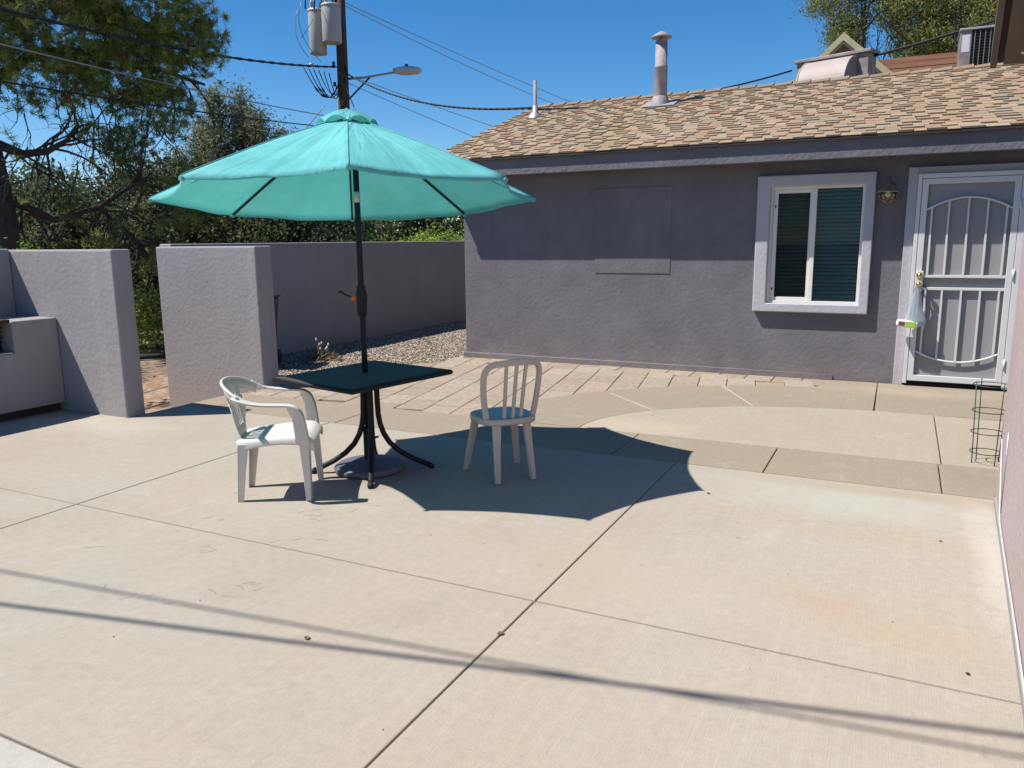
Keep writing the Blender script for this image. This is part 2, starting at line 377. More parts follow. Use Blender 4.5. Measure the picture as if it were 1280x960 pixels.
def thing(name, label, cat, loc=(0, 0, 0), rotz=0.0, group=None):
    o = bpy.data.objects.new(name, None)
    COL.objects.link(o)
    o.empty_display_size = 0.1
    o.location = loc; o.rotation_euler = (0, 0, rotz)
    o['label'] = label; o['category'] = cat
    if group: o['group'] = group
    return o
def tag(o, label, cat, group=None, kind=None):
    o['label'] = label; o['category'] = cat
    if group: o['group'] = group
    if kind: o['kind'] = kind
    return o

class B:
    """small bmesh collector"""
    def __init__(s): s.bm = bmesh.new()
    def box(s, a, b, bev=0.0, seg=2, mi=0, mtx=None):
        a, b = Vector(a), Vector(b); c = (a + b) / 2; d = b - a
        g = bmesh.ops.create_cube(s.bm, size=1)
        vs = g['verts']
        for v in vs: v.co = Vector((v.co.x * d.x, v.co.y * d.y, v.co.z * d.z)) + c
        fs = list({f for v in vs for f in v.link_faces})
        for f in fs: f.material_index = mi
        if bev > 0:
            es = list({e for v in vs for e in v.link_edges})
            r = bmesh.ops.bevel(s.bm, geom=es, offset=bev, segments=seg, profile=0.5, affect='EDGES', material=-1)
            vs = list({v for f in r['faces'] for v in f.verts} | {v for v in vs if v.is_valid})
        if mtx is not None:
            for v in vs: v.co = mtx @ v.co
        return vs
    def prism(s, poly, z0, z1, bev=0.0, mi=0):
        n = len(poly)
        lo = [s.bm.verts.new((p[0], p[1], z0)) for p in poly]; hi = [s.bm.verts.new((p[0], p[1], z1)) for p in poly]
        top = s.bm.faces.new(hi); s.bm.faces.new(lo[::-1])
        for i in range(n):
            j = (i + 1) % n
            s.bm.faces.new((lo[i], lo[j], hi[j], hi[i])).material_index = mi
        top.material_index = mi
        if bev > 0:
            bmesh.ops.bevel(s.bm, geom=list(top.edges), offset=bev, segments=2, profile=0.5, affect='EDGES')
    def tube(s, pts, r, seg=8, mi=0, closed=False, cap=True):
        pts = [Vector(p) for p in pts]; n = len(pts)
        rs = r if isinstance(r, (list, tuple)) else [r] * n
        rings = []; up = None
        for i, p in enumerate(pts):
            if closed: t = (pts[(i + 1) % n] - pts[i - 1])
            else: t = pts[min(i + 1, n - 1)] - pts[max(i - 1, 0)]
            t.normalize()
            if up is None: up = t.orthogonal().normalized()
            up = (up - t * up.dot(t))
            up = up.normalized() if up.length > 1e-6 else t.orthogonal().normalized()
            sd_ = t.cross(up)
            rings.append([s.bm.verts.new(p + (up * math.cos(2 * math.pi * k / seg) + sd_ * math.sin(2 * math.pi * k / seg)) * rs[i]) for k in range(seg)])
        m_ = n if closed else n - 1
        for i in range(m_):
            a, b = rings[i], rings[(i + 1) % n]
            for k in range(seg):
                f = s.bm.faces.new((a[k], a[(k + 1) % seg], b[(k + 1) % seg], b[k])); f.smooth = True; f.material_index = mi
        if cap and not closed:
            s.bm.faces.new(rings[0][::-1]).material_index = mi; s.bm.faces.new(rings[-1]).material_index = mi
    def lathe(s, prof, seg=24, c=(0, 0, 0), mi=0, smooth=True):
        c = Vector(c); rings = []
        for (r, z) in prof:
            if r < 1e-5: rings.append([s.bm.verts.new(c + Vector((0, 0, z)))])
            else: rings.append([s.bm.verts.new(c + Vector((r * math.cos(2 * math.pi * k / seg), r * math.sin(2 * math.pi * k / seg), z))) for k in range(seg)])
        for a, b in zip(rings[:-1], rings[1:]):
            for k in range(seg):
                j = (k + 1) % seg
                if len(a) == 1 and len(b) == 1: continue
                if len(a) == 1: f = s.bm.faces.new((a[0], b[j], b[k]))
                elif len(b) == 1: f = s.bm.faces.new((a[k], a[j], b[0]))
                else: f = s.bm.faces.new((a[k], a[j], b[j], b[k]))
                f.smooth = smooth; f.material_index = mi
    def quad(s, a, b, c, d, mi=0):
        f = s.bm.faces.new([s.bm.verts.new(Vector(q)) for q in (a, b, c, d)]); f.material_index = mi; return f
    def obj(s, name, m, parent=None, loc=None, rot=None, smooth=False, bevel=0.0, solid=0.0, sub=0, fixn=True):
        if fixn: bmesh.ops.recalc_face_normals(s.bm, faces=s.bm.faces)
        me = bpy.data.meshes.new(name); s.bm.to_mesh(me); s.bm.free()
        o = link(name, me, parent, m, loc, rot, smooth)
        if solid:
            q = o.modifiers.new('thick', 'SOLIDIFY'); q.thickness = solid; q.offset = 0
        if bevel:
            q = o.modifiers.new('bevel', 'BEVEL'); q.width = bevel; q.segments = 3; q.limit_method = 'ANGLE'; q.angle_limit = R(40)
        if sub:
            q = o.modifiers.new('sub', 'SUBSURF'); q.levels = sub; q.render_levels = sub
        return o

def fast(name, V, F, C, m, parent=None, smooth=False):
    """mesh from numpy: V (n,3), F (m,k), C (m,3) face colours"""
    me = bpy.data.meshes.new(name)
    V = np.asarray(V, np.float32); F = np.asarray(F, np.int32); k = F.shape[1]
    me.vertices.add(len(V)); me.vertices.foreach_set('co', V.ravel())
    me.loops.add(F.size); me.loops.foreach_set('vertex_index', F.ravel())
    me.polygons.add(len(F)); me.polygons.foreach_set('loop_start', np.arange(len(F), dtype=np.int32) * k)
    me.polygons.foreach_set('use_smooth', [bool(smooth)] * len(F))
    me.update(calc_edges=True)
    a = me.attributes.new('col', 'FLOAT_COLOR', 'FACE')
    C4 = np.ones((len(F), 4), np.float32); C4[:, :3] = C
    a.data.foreach_set('color', C4.ravel())
    return link(name, me, parent, m, smooth=smooth)

def color_mesh(me, col):
    a = me.attributes.new('col', 'FLOAT_COLOR', 'FACE')
    a.data.foreach_set('color', [c for _ in me.polygons for c in (*col, 1)])

def copy_obj(src, parent, loc=None, rot=None, scale=None):
    o = src.copy(); COL.objects.link(o); o.parent = parent
    if loc is not None: o.location = loc
    if rot is not None: o.rotation_euler = rot
    if scale is not None: o.scale = scale
    return o

def lerp(a, b, t): return a + (b - a) * t

# ================================================================== GROUND
LOW = -0.36
gb = B(); gb.quad((-260, -220, LOW), (260, -220, LOW), (260, 320, LOW), (-260, 320, LOW))
g = gb.obj('ground', M['dirt']); g['kind'] = 'structure'

pb = B()
pb.prism([(-7.85, -4.2), (0.9, -4.2), (0.9, 5.28), (-6.2, 5.28), (-6.2, 4.86), (-7.85, 4.86)], LOW, -0.02)
patio = pb.obj('patio', M['joint']); patio['kind'] = 'structure'
def slab(poly, m, z=0.0, parent=patio, name='concrete_slab', bev=0.006):
    b = B(); b.prism(poly, z - 0.06 if z > 0 else -0.0605, z, bev); return b.obj(name, m, parent)
G_ = 0.0035
def rect(x0, y0, x1, y1): return [(x0 + G_, y0 + .005), (x1 - G_, y0 + .005), (x1 - G_, y1 - .005), (x0 + G_, y1 - .005)]
XW = 0.62
for (x0, x1) in ((-7.85, -4.4), (-4.4, -1.34), (-1.34, XW)):
    slab(rect(x0, -4.2, x1, -1.6), M['slab'])
    slab(rect(x0, -1.6, x1, 1.31), M['slab_light'] if x1 < -1.0 else M['slab'])
    slab(rect(x0, 1.31, x1, 2.905), M['slab'])
slab(rect(-1.34, 2.905, XW, 5.28), M['slab'])
slab(rect(-4.4, 2.905, -1.34, 5.28), M['slab'])
slab([(-7.85, 2.905 + G_), (-4.4 - G_, 2.905 + G_), (-4.4 - G_, 5.28 - G_), (-6.2, 5.28 - G_), (-6.2, 4.86), (-7.85, 4.86)], M['slab'])

# coloured band, curved apron and pavers
ap = B(); ap.prism([(-6.2, 5.28), (1.6, 5.28), (1.6, 9.3), (-5.3, 9.3), (-5.75, 8.3), (-6.2, 7.4)], LOW, -0.022)
apron = ap.obj('paved_apron', M['sandjoint']); apron['kind'] = 'structure'
xs = [-6.2, -5.84, -4.35, -1.82, -0.75, 0.31, 1.5]
for a, b_ in zip(xs[:-1], xs[1:]):
    slab(rect(a, 5.28, b_, 5.98), M['band'], z=0.002, parent=apron)
CX, CY = 0.1, 5.98
def ell(rx, ry, t): return (CX + rx * math.cos(R(t)), CY + ry * math.sin(R(t)))
def arcpts(rx, ry, t0, t1, n=18): return [ell(rx, ry, t0 + (t1 - t0) * i / n) for i in range(n + 1)]
inn = [p for p in arcpts(2.44, 1.66, 180, 83.5, 30)]
slab([(0.33 - G_, CY + G_)] + [(0.33 - G_, inn[-1][1])] + inn[::-1][1:-1] + [(CX - 2.44, CY + G_)], M['inner'], z=0.004, parent=apron)
slab([(0.33 + G_, CY + G_), (1.5, CY + G_), (1.5, 7.62), (0.33 + G_, 7.64)], M['inner'], z=0.004, parent=apron)
def ring(t0, t1, extra=None):
    o_ = arcpts(3.42, 2.76, t0 - 0.15, t1 + 0.15, 10); i_ = arcpts(2.447, 1.667, t0 - 0.15, t1 + 0.15, 10)
    slab(o_ + i_[::-1], M['band'], z=0.0035, parent=apron)
ring(179.8, 172); ring(172, 146); ring(146, 121)
slab(arcpts(3.42, 2.76, 120.8, 104, 8) + [(-0.62, 9.16), (-0.165, 9.16)] + arcpts(2.447, 1.667, 96, 120.8, 8), M['band'], z=0.0035, parent=apron)
slab([(-0.158, 9.16), (1.45, 9.16), (1.45, 7.63), (0.33, 7.65)] + arcpts(2.447, 1.667, 84, 95.7, 5), M['band'], z=0.0035, parent=apron)
for (p, q) in (((-2.60, 7.49), (-1.97, 6.87)), ((-1.63, 8.32), (-1.17, 7.41))):
    b = B(); d_ = (Vector(q) - Vector(p)).normalized(); nn = Vector((-d_.y, d_.x)) * 0.010
    p, q = Vector(p), Vector(q); b.prism([p - nn, q - nn, q + nn, p + nn], -0.05, 0.0045); b.obj('mortar_joint', M['lightjoint'], apron)

PAVC = [(0.315, 0.262, 0.205), (0.308, 0.246, 0.188), (0.322, 0.270, 0.215), (0.298, 0.240, 0.185), (0.315, 0.252, 0.195)]
def paver_mesh(w, l, col, h=0.05):
    b = B(); b.box((-w / 2, -l / 2, -h), (w / 2, l / 2, 0), bev=0.005, seg=1)
    me = bpy.data.meshes.new('paver'); b.bm.to_mesh(me); b.bm.free(); color_mesh(me, col); return me
PM = [paver_mesh(0.293, 0.386, c) for c in PAVC]
for me in PM: me.materials.append(M['paver'])
def inside(p, poly):
    x, y = p; c = False
    for i in range(len(poly)):
        x1, y1 = poly[i]; x2, y2 = poly[i - 1]
        if (y1 > y) != (y2 > y) and x < (x2 - x1) * (y - y1) / (y2 - y1) + x1: c = not c
    return c
reg = [(-6.25, 6.12), (-3.3, 6.12), (-3.3, 6.5), (-0.35, 8.9), (-0.35, 9.06), (-5.15, 9.06), (-5.6, 8.3), (-6.25, 7.2)]
ang = R(10); ca, sa = math.cos(ang), math.sin(ang)
for i in range(-22, 20):
    for j in range(-4, 14):
        u = i * 0.300; v = j * 0.40 + (0.2 if i % 2 else 0.0)
        x = -3.2 + u * ca - v * sa; y = 6.2 + u * sa + v * ca
        if y < 6.19: pass
        ex = ((x - CX) / 3.2) ** 2 + ((y - CY) / 2.55) ** 2
        if not inside((x, y), reg) and not (5.9 < y < 6.2 and -6.1 < x < -3.3): continue
        if ex < 1: continue
        if y > 8.98: continue
        o = link('paver', random.choice(PM), apron, None, (x, y, -0.002 + random.uniform(-0.003, 0.001)), (random.uniform(-.004, .004), random.uniform(-.004, .004), ang + random.uniform(-.004, .004)))
# soldier course against the house wall
for k in range(16):
    x = -5.0 + k * 0.302
    if x > -0.5: break
    link('paver', random.choice(PM), apron, None, (x, 9.06, -0.006 + random.uniform(-0.002, 0.001)), (0, 0, random.uniform(-.004, .004)))

# walkway beyond the opening, one step lower
wk = thing('walkway', 'x', 'x'); del wk['label']; del wk['category']; wk['kind'] = 'structure'
wb = B(); wb.box((-9.6, 4.88, LOW), (-6.2, 6.24, LOW + 0.012)); wb.box((-9.6, 6.2401, LOW), (-7.9, 8.0, LOW + 0.0122)); wb.obj('sand_bed', M['sandjoint'], wk)
WM = [paver_mesh(0.195, 0.095, c, 0.04) for c in ((0.27, 0.175, 0.115), (0.29, 0.20, 0.135), (0.245, 0.165, 0.11), (0.285, 0.215, 0.155))]
for me in WM: me.materials.append(M['orange_paver'])
for i in range(17):
    for j in range(30):
        x = -6.33 - i * 0.2 + (0.1 if j % 2 else 0); y = 4.96 + j * 0.1
        if j >= 13 and x > -8.0: continue
        if i > 9 and j < 3: continue
        link('paver', random.choice(WM), wk, None, (x, y, LOW + 0.03 + random.uniform(-.002, .002)), (0, 0, random.uniform(-.01, .01)))

# gravel bed between the boundary wall and the house
gv = B(); gv.prism([(-7.58, 6.47), (-6.2, 6.47), (-6.2, 7.42), (-5.76, 8.3), (-5.32, 9.28), (-5.2, 16), (-7.95, 16), (-7.95, 8.6)], LOW, -0.03)
gbed = gv.obj('gravel_bed', M['dirt']); gbed['kind'] = 'structure'
def stones(n, poly, zf, smin, smax, seed, cols, name='gravel'):
    r_ = np.random.default_rng(seed)
    P = []
    xs_ = [p[0] for p in poly]; ys_ = [p[1] for p in poly]
    while len(P) < n:
        x = r_.uniform(min(xs_), max(xs_)); y = r_.uniform(min(ys_), max(ys_))
        if inside((x, y), poly): P.append((x, y))
    P = np.array(P); n = len(P)
    s = r_.uniform(smin, smax, n)
    oc = np.array([[1, 0, 0], [-.5, .85, 0], [-.5, -.85, 0], [.5, .5, .9], [-.9, .1, .7], [.2, -.8, .8], [0, 0, -.7]], float)
    fc = np.array([[0, 1, 3], [1, 4, 3], [1, 2, 4], [2, 5, 4], [2, 0, 5], [0, 3, 5], [3, 4, 5], [1, 0, 6], [2, 1, 6], [0, 2, 6]])
    a = r_.uniform(0, 6.28, n); A = np.zeros((n, 3, 3)); A[:, 0, 0] = np.cos(a); A[:, 0, 1] = -np.sin(a); A[:, 1, 0] = np.sin(a); A[:, 1, 1] = np.cos(a); A[:, 2, 2] = 1
    jit = oc[None] * (1 + r_.uniform(-.3, .3, (n, 7, 1)))
    V = np.einsum('nij,nkj->nki', A, jit) * s[:, None, None] * np.array([1, .8, .55])
    V += np.stack([P[:, 0], P[:, 1], zf + r_.uniform(-.01, .012, n)], 1)[:, None]
    F = (fc[None] + (np.arange(n) * 7)[:, None, None]).reshape(-1, 3)
    ci = np.array(cols)[r_.integers(0, len(cols), n)] * r_.uniform(.75, 1.2, (n, 1))
    o = fast(name, V.reshape(-1, 3), F, np.repeat(ci, 10, 0), M['gravel']); return o
gcols = [(0.34, 0.28, 0.21), (0.40, 0.35, 0.29), (0.24, 0.19, 0.15), (0.46, 0.43, 0.38), (0.31, 0.23, 0.16), (0.18, 0.155, 0.14), (0.38, 0.31, 0.22)]
gp = [(-7.57, 6.5), (-6.17, 6.5), (-6.17, 7.36), (-5.78, 8.18), (-5.22, 9.2), (-5.2, 14.5), (-7.85, 14.5), (-7.85, 8.6)]
o = stones(42000, gp, -0.018, 0.010, 0.021, 3, gcols)
tag(o, 'tan and grey gravel bed between the boundary wall and the dark house', 'gravel', kind='stuff')
# a few stray stones on the pavers
o = stones(70, [(-6.1, 7.0), (-5.6, 7.3), (-4.9, 8.9), (-5.1, 9.1), (-5.7, 8.1), (-6.1, 7.3)], 0.012, 0.006, 0.012, 5, gcols, 'stray_gravel')
tag(o, 'stray gravel stones spilled over the edge of the pavers', 'gravel', kind='stuff')

# ================================================================== HOUSE
HY, HX0, HX1 = 9.2, -5.25, 3.2
house = thing('house', 'low dark grey stucco house with brown shingle roof behind the patio', 'house', (-1, 9.2, 0))
house.location = (0, 0, 0)
WZ = 2.56
# front wall with window and door openings (pieces butted)
wx0, wx1, wz0, wz1 = -1.36, -0.41, 0.83, 2.09          # window opening
dx0, dx1, dz1 = 0.07, 1.02, 2.16                        # door opening
b = B()
T = 0.2
b.box((HX0, HY, -0.05), (wx0, HY + T, WZ)); b.box((wx0, HY, -0.05), (wx1, HY + T, wz0)); b.box((wx0, HY, wz1), (wx1, HY + T, WZ))
b.box((wx1, HY, -0.05), (dx0, HY + T, WZ)); b.box((dx0, HY, dz1), (dx1, HY + T, WZ)); b.box((dx1, HY, -0.05), (HX1, HY + T, WZ))
bmesh.ops.remove_doubles(b.bm, verts=b.bm.verts, dist=1e-4)
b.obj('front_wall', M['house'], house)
b = B()
b.box((HX0, HY + T, -0.05), (HX0 + T, 15.1, WZ)); b.box((HX1 - T, HY + T, -0.05), (HX1, 15.1, WZ)); b.box((HX0 + T, 14.9, -0.05), (HX1 - T, 15.1, WZ))
b.bm.faces.ensure_lookup_table()
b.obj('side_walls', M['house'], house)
# gable triangles
for gx in (HX0, HX1 - T):
    b = B(); vs = []
    for x in (gx + 0.003, gx + T - 0.003):
        vs.append([b.bm.verts.new(p) for p in ((x, HY + 0.003, WZ), (x, 15.1, WZ), (x, 12.16, WZ + 0.86))])
    b.bm.faces.new(vs[0]); b.bm.faces.new(vs[1][::-1])
    for i in range(3): b.bm.faces.new((vs[0][i], vs[1][i], vs[1][(i + 1) % 3], vs[0][(i + 1) % 3]))
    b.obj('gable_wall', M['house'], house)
# foundation lip at the foot of the wall
b = B(); b.prism([(HX0 - 0.028, HY - 0.03), (-0.62, HY - 0.012), (-0.62, HY - 0.002), (HX0 - 0.002, HY - 0.002), (HX0 - 0.002, 12), (HX0 - 0.028, 12)], -0.04, 0.065, 0.01)
b.obj('wall_footing', M['house'], house)
# closed-up opening: faint raised patch in the wall
b = B(); b.box((-3.41, HY - 0.007, 1.14), (-2.47, HY + 0.01, 2.15), bev=0.004)
b.obj('patched_panel', M['house'], house)

# eave: fascia, drip edge, soffit
EX0, EX1, EY = -5.56, 3.4, 8.825
b = B(); b.box((EX0 + 0.002, EY, 2.33), (EX1, EY + 0.045, 2.54), bev=0.006); b.obj('fascia', M['fascia'], house)
b = B(); b.box((EX0 + 0.05, EY + 0.047, 2.40), (EX1, HY - 0.001, 2.425)); b.obj('soffit', M['fascia'], house)
# roof deck
PT = math.atan(0.3333)
RY, RZ_ = 12.16, 2.545 + (12.16 - 8.80) * 0.3333
roof = None
b = B()
def roofpt(y): return 2.545 + (y - 8.80) * 0.3333
prof = [(8.812, roofpt(8.812)), (RY, roofpt(RY)), (15.52, roofpt(8.80))]
lo = [(8.812, roofpt(8.812) - 0.004), (RY, roofpt(RY) - 0.03), (15.52, roofpt(8.80) - 0.02)]
sect = prof + lo[::-1]
v0 = [b.bm.verts.new((EX0, y, z)) for y, z in sect]; v1 = [b.bm.verts.new((EX1, y, z)) for y, z in sect]
b.bm.faces.new((v0[0], v0[1], v0[4], v0[5])); b.bm.faces.new((v0[1], v0[2], v0[3], v0[4]))
b.bm.faces.new((v1[0], v1[1], v1[4], v1[5])); b.bm.faces.new((v1[1], v1[2], v1[3], v1[4]))
for i in range(6): b.bm.faces.new((v0[i], v0[(i + 1) % 6], v1[(i + 1) % 6], v1[i]))
roof = b.obj('roof', mat('roof_underlay', (0.30, 0.21, 0.14), 0.95, var=0.3, scale=25), house)
b = B(); b.box((EX0 + 0.003, 8.783, 2.517), (EX1, 8.823, 2.536)); b.obj('drip_edge', M['dark_trim'], house)
# rake boards
for rx in (EX0 - 0.001,):
    for ya, yb in ((8.87, RY), (15.45, RY)):
        b = B()
        za, zb = roofpt(8.87) - 0.022, roofpt(RY) - 0.034
        vs = []
        for x in (rx, rx + 0.035): vs.append([b.bm.verts.new(p) for p in ((x, ya, za), (x, yb, zb), (x, yb, zb - 0.16), (x, ya, za - 0.16))])
        b.bm.faces.new(vs[0]); b.bm.faces.new(vs[1][::-1])
        for i in range(4): b.bm.faces.new((vs[0][i], vs[1][i], vs[1][(i + 1) % 4], vs[0][(i + 1) % 4]))
        b.obj('rake_board', M['fascia'], house)
# shingles
SHC = [(0.300, 0.220, 0.150), (0.300, 0.203, 0.135), (0.262, 0.222, 0.165), (0.308, 0.232, 0.158), (0.268, 0.196, 0.135), (0.288, 0.210, 0.142), (0.315, 0.242, 0.168)]
EXPO = 0.122
def shingle_arr(w, up=0.02):
    l = EXPO + 0.03
    return np.array([(0, 0, up * .15), (w, 0, up * .15), (w, 0, up), (0, 0, up), (0, l, 0.001), (w, l, 0.001), (w, l, 0.006), (0, l, 0.006)], float)
SHF = np.array([(0, 1, 2, 3), (3, 2, 6, 7), (4, 7, 6, 5), (0, 3, 7, 4), (1, 5, 6, 2), (0, 4, 5, 1)])
items = []
nrow = 29
cosp, sinp = math.cos(PT), math.sin(PT)
for r_i in range(nrow):
    s0 = -0.02 + r_i * EXPO
    x = EX0 - 0.02 - random.uniform(0, 0.15); raised = r_i % 2 == 0
    while x < EX1:
        raised = not raised
        w = random.choice([0.13, 0.165, 0.20]) if raised else random.choice([0.11, 0.145, 0.19])
        up = random.choice([0.020, 0.024]) if raised else random.choice([0.007, 0.010])
        ci = random.choices(range(len(SHC)), weights=[5, 4, 4, 5, 2, 4, 3])[0]
        items.append((max(x, EX0 - 0.02), s0 + random.uniform(-.004, .004), min(w, EX1 - x), up, ci)); x += w + 0.004
def sh_pos(it):
    x, s = it[0], it[1]
    return np.array([x + it[2] / 2, 8.80 + s * cosp, 2.548 + s * sinp])
fwd = np.array([fv.x, fv.y, fv.z])
def vis(p):
    q = p - np.array([0, 0, EYE]); z = q @ fwd
    px_ = 640 + 980 * (q @ np.array(list(r2))) / z
    return px_ < 1290
items.sort(key=lambda it: (0 if vis(sh_pos(it)) else 1, np.linalg.norm(sh_pos(it) - np.array([0, 0, EYE]))))
cache = {}
RM = np.array([[1, 0, 0], [0, cosp, -sinp], [0, sinp, cosp]])
restV, restF, restC = [], [], []
for idx, it in enumerate(items):
    x, s, w, up, ci = it
    base = np.array([x, 8.80 + s * cosp, 2.548 + s * sinp])
    if idx < 296:
        key = (round(w, 3), up, ci)
        if key not in cache:
            me = bpy.data.meshes.new('shingle'); me.from_pydata(shingle_arr(w, up).tolist(), [], SHF.tolist()); color_mesh(me, SHC[ci]); me.materials.append(M['shingle']); cache[key] = me
        link('shingle', cache[key], roof, None, tuple(base), (PT, 0, 0))
    else:
        n0 = sum(len(v) for v in restV)
        restV.append(shingle_arr(w, up) @ RM.T + base); restF.append(SHF + n0)
        c_ = np.array(SHC[ci]) * random.uniform(.92, 1.08); restC.append(np.repeat(c_[None], 6, 0))
o = fast('shingle_field', np.concatenate(restV), np.concatenate(restF), np.concatenate(restC), M['shingle'], roof)
o['kind'] = 'stuff'
# ridge caps
x = EX0
capm = []
for c in SHC[:4]:
    me = bpy.data.meshes.new('ridge_cap')
    V = [(0, -0.14, -0.047), (0, 0, 0), (0, 0.14, -0.047), (0.30, -0.14, -0.030), (0.30, 0, 0.028), (0.30, 0.14, -0.030)]
    V += [(a, b_, c_ - 0.010) for a, b_, c_ in V]
    me.from_pydata(V, [], [(0, 1, 4, 3), (1, 2, 5, 4), (6, 9, 10, 7), (7, 10, 11, 8), (3, 4, 10, 9), (4, 5, 11, 10), (0, 3, 9, 6), (2, 8, 11, 5), (0, 6, 7, 1), (1, 7, 8, 2)])
    color_mesh(me, tuple(q * 0.8 for q in c)); me.materials.append(M['shingle']); capm.append(me)
while x < EX1 - 0.1:
    link('ridge_cap', random.choice(capm), roof, None, (x, RY, RZ_ + 0.022)); x += 0.245
# vent pipes
def pipe_z(y): return roofpt(y)
b = B(); b.lathe([(0.16, -0.09), (0.13, 0.02), (0.105, 0.12), (0.098, 0.125)], 20, (-3.26, 11.38, pipe_z(11.38)))
vp = B(); vp.lathe([(0.092, -0.05), (0.092, 0.50), (0.096, 0.505), (0.096, 0.52), (0.083, 0.53), (0.083, 0.86), (0.06, 0.86)], 20, (-3.26, 11.38, pipe_z(11.38)))
vpo = vp.obj('vent_pipe', M['pipe'], house)
b.obj('pipe_flashing', M['pipe'], vpo)
b = B(); b.lathe([(0.0, 0.995), (0.03, 0.985), (0.138, 0.920), (0.140, 0.902), (0.10, 0.905), (0.0, 0.91)], 20, (-3.26, 11.38, pipe_z(11.38)))
for k in range(3):
    a = k * 2.09; b.box((-3.26 + .075 * math.cos(a) - .006, 11.38 + .075 * math.sin(a) - .006, pipe_z(11.38) + .84), (-3.26 + .075 * math.cos(a) + .006, 11.38 + .075 * math.sin(a) + .006, pipe_z(11.38) + .92))
b.obj('pipe_cap', M['pipe'], vpo)
b = B(); b.box((-3.50, 11.20, -0.004), (-3.02, 11.60, 0.004)); 
for v in b.bm.verts: v.co.z += 0.030 + roofpt(v.co.y)
b.obj('flashing_sheet', M['pipe'], vpo)
vp2 = B(); vp2.lathe([(0.027, -0.05), (0.027, 0.53), (0.020, 0.53)], 12, (-5.17, 11.3, pipe_z(11.3)))
vp2o = vp2.obj('vent_pipe', M['pipe'], house)
b = B(); b.lathe([(0.12, -0.035), (0.10, 0.03), (0.045, 0.075), (0.04, 0.16), (0.03, 0.165)], 16, (-5.17, 11.3, pipe_z(11.3))); b.obj('pipe_flashing', M['galv'], vp2o)

# ---- window
win = B(); tw = 0.085
ox0, ox1, oz0, oz1 = -1.50, -0.315, 0.735, 2.21
def frame(bb, x0, x1, z0, z1, w, y0, y1, bev=0.0, seg=2):
    """four members butted end to end"""
    bb.box((x0, y0, z0), (x0 + w, y1, z1), bev, seg); bb.box((x1 - w, y0, z0), (x1, y1, z1), bev, seg)
    bb.box((x0 + w, y0 + .0005, z0), (x1 - w, y1, z0 + w), 0); bb.box((x0 + w, y0 + .0005, z1 - w), (x1 - w, y1, z1), 0)
# surround as one piece with a hole
def surround(name, x0, x1, z0, z1, ix0, ix1, iz0, iz1, y0, y1, m, parent, bev=0.012):
    b = B(); bm = b.bm
    O = [(x0, z0), (x1, z0), (x1, z1), (x0, z1)]; I = [(ix0, iz0), (ix1, iz0), (ix1, iz1), (ix0, iz1)]
    vo = [[bm.verts.new((x, y, z)) for x, z in O] for y in (y0, y1)]; vi = [[bm.verts.new((x, y, z)) for x, z in I] for y in (y0, y1)]
    for k in range(4):
        j = (k + 1) % 4
        bm.faces.new((vo[0][k], vo[0][j], vi[0][j], vi[0][k])); bm.faces.new((vo[1][k], vi[1][k], vi[1][j], vo[1][j]))
        bm.faces.new((vo[0][k], vo[1][k], vo[1][j], vo[0][j])); bm.faces.new((vi[0][k], vi[0][j], vi[1][j], vi[1][k]))
    return b.obj(name, m, parent, bevel=bev)
window = surround('window', ox0, ox1, oz0, oz1, wx0, wx1, wz0, wz1, HY - 0.075, HY - 0.001, M['trim'], house)
surround('frame', wx0 - 0.001, wx1 + 0.001, wz0 - 0.001, wz1 + 0.001, wx0 + 0.028, wx1 - 0.028, wz0 + 0.028, wz1 - 0.028, HY - 0.02, HY + 0.07, M['vinyl'], window, 0.003)
surround('sash', wx0 + 0.03, -0.93, wz0 + 0.03, wz1 - 0.03, wx0 + 0.075, -0.955, wz0 + 0.068, wz1 - 0.068, HY + 0.0, HY + 0.035, M['vinyl'], window, 0.003)
b = B(); b.box((-0.93, HY - 0.012, wz0 + 0.03), (-0.885, HY + 0.045, wz1 - 0.03), bev=0.003); b.obj('meeting_stile', M['vinyl'], window)
b = B(); b.box((wx0 + 0.072, HY + 0.018, wz0 + 0.06), (-0.952, HY + 0.022, wz1 - 0.06)); b.obj('pane', M['screen_glass'], window)
b = B(); b.box((-0.884, HY + 0.028, wz0 + 0.03), (wx1 - 0.029, HY + 0.033, wz1 - 0.03)); b.obj('pane', M['glass'], window)
nsl = 30
sm = {}
for (xa, xb) in ((wx0 + 0.05, -0.925), (-0.895, wx1 - 0.04)):
    b = B()
    b.box((0, -0.022, -0.0012), (xb - xa, 0.022, 0.0012))
    me = bpy.data.meshes.new('blind_slat'); b.bm.to_mesh(me); b.bm.free(); me.materials.append(M['blind'])
    for k in range(nsl):
        z = wz0 + 0.045 + k * (wz1 - wz0 - 0.09) / (nsl - 1)
        link('blind_slat', me, window, None, (xa, HY + 0.085, z), (R(40 + random.uniform(-3, 3)), R(random.uniform(-.3, .3)), 0))
b = B(); b.box((wx0 - 0.02, HY + 0.16, wz0 - 0.02), (wx1 + 0.02, HY + 0.195, wz1 + 0.02)); b.obj('dark_backing', M['dark'], window)
for zz in (wz1 - 0.22, wz0 + 0.14):
    b = B(); b.box((wx0 + 0.045, HY - 0.004, zz), (wx0 + 0.058, HY + 0.001, zz + 0.03)); b.obj('screen_clip', M['black'], window)

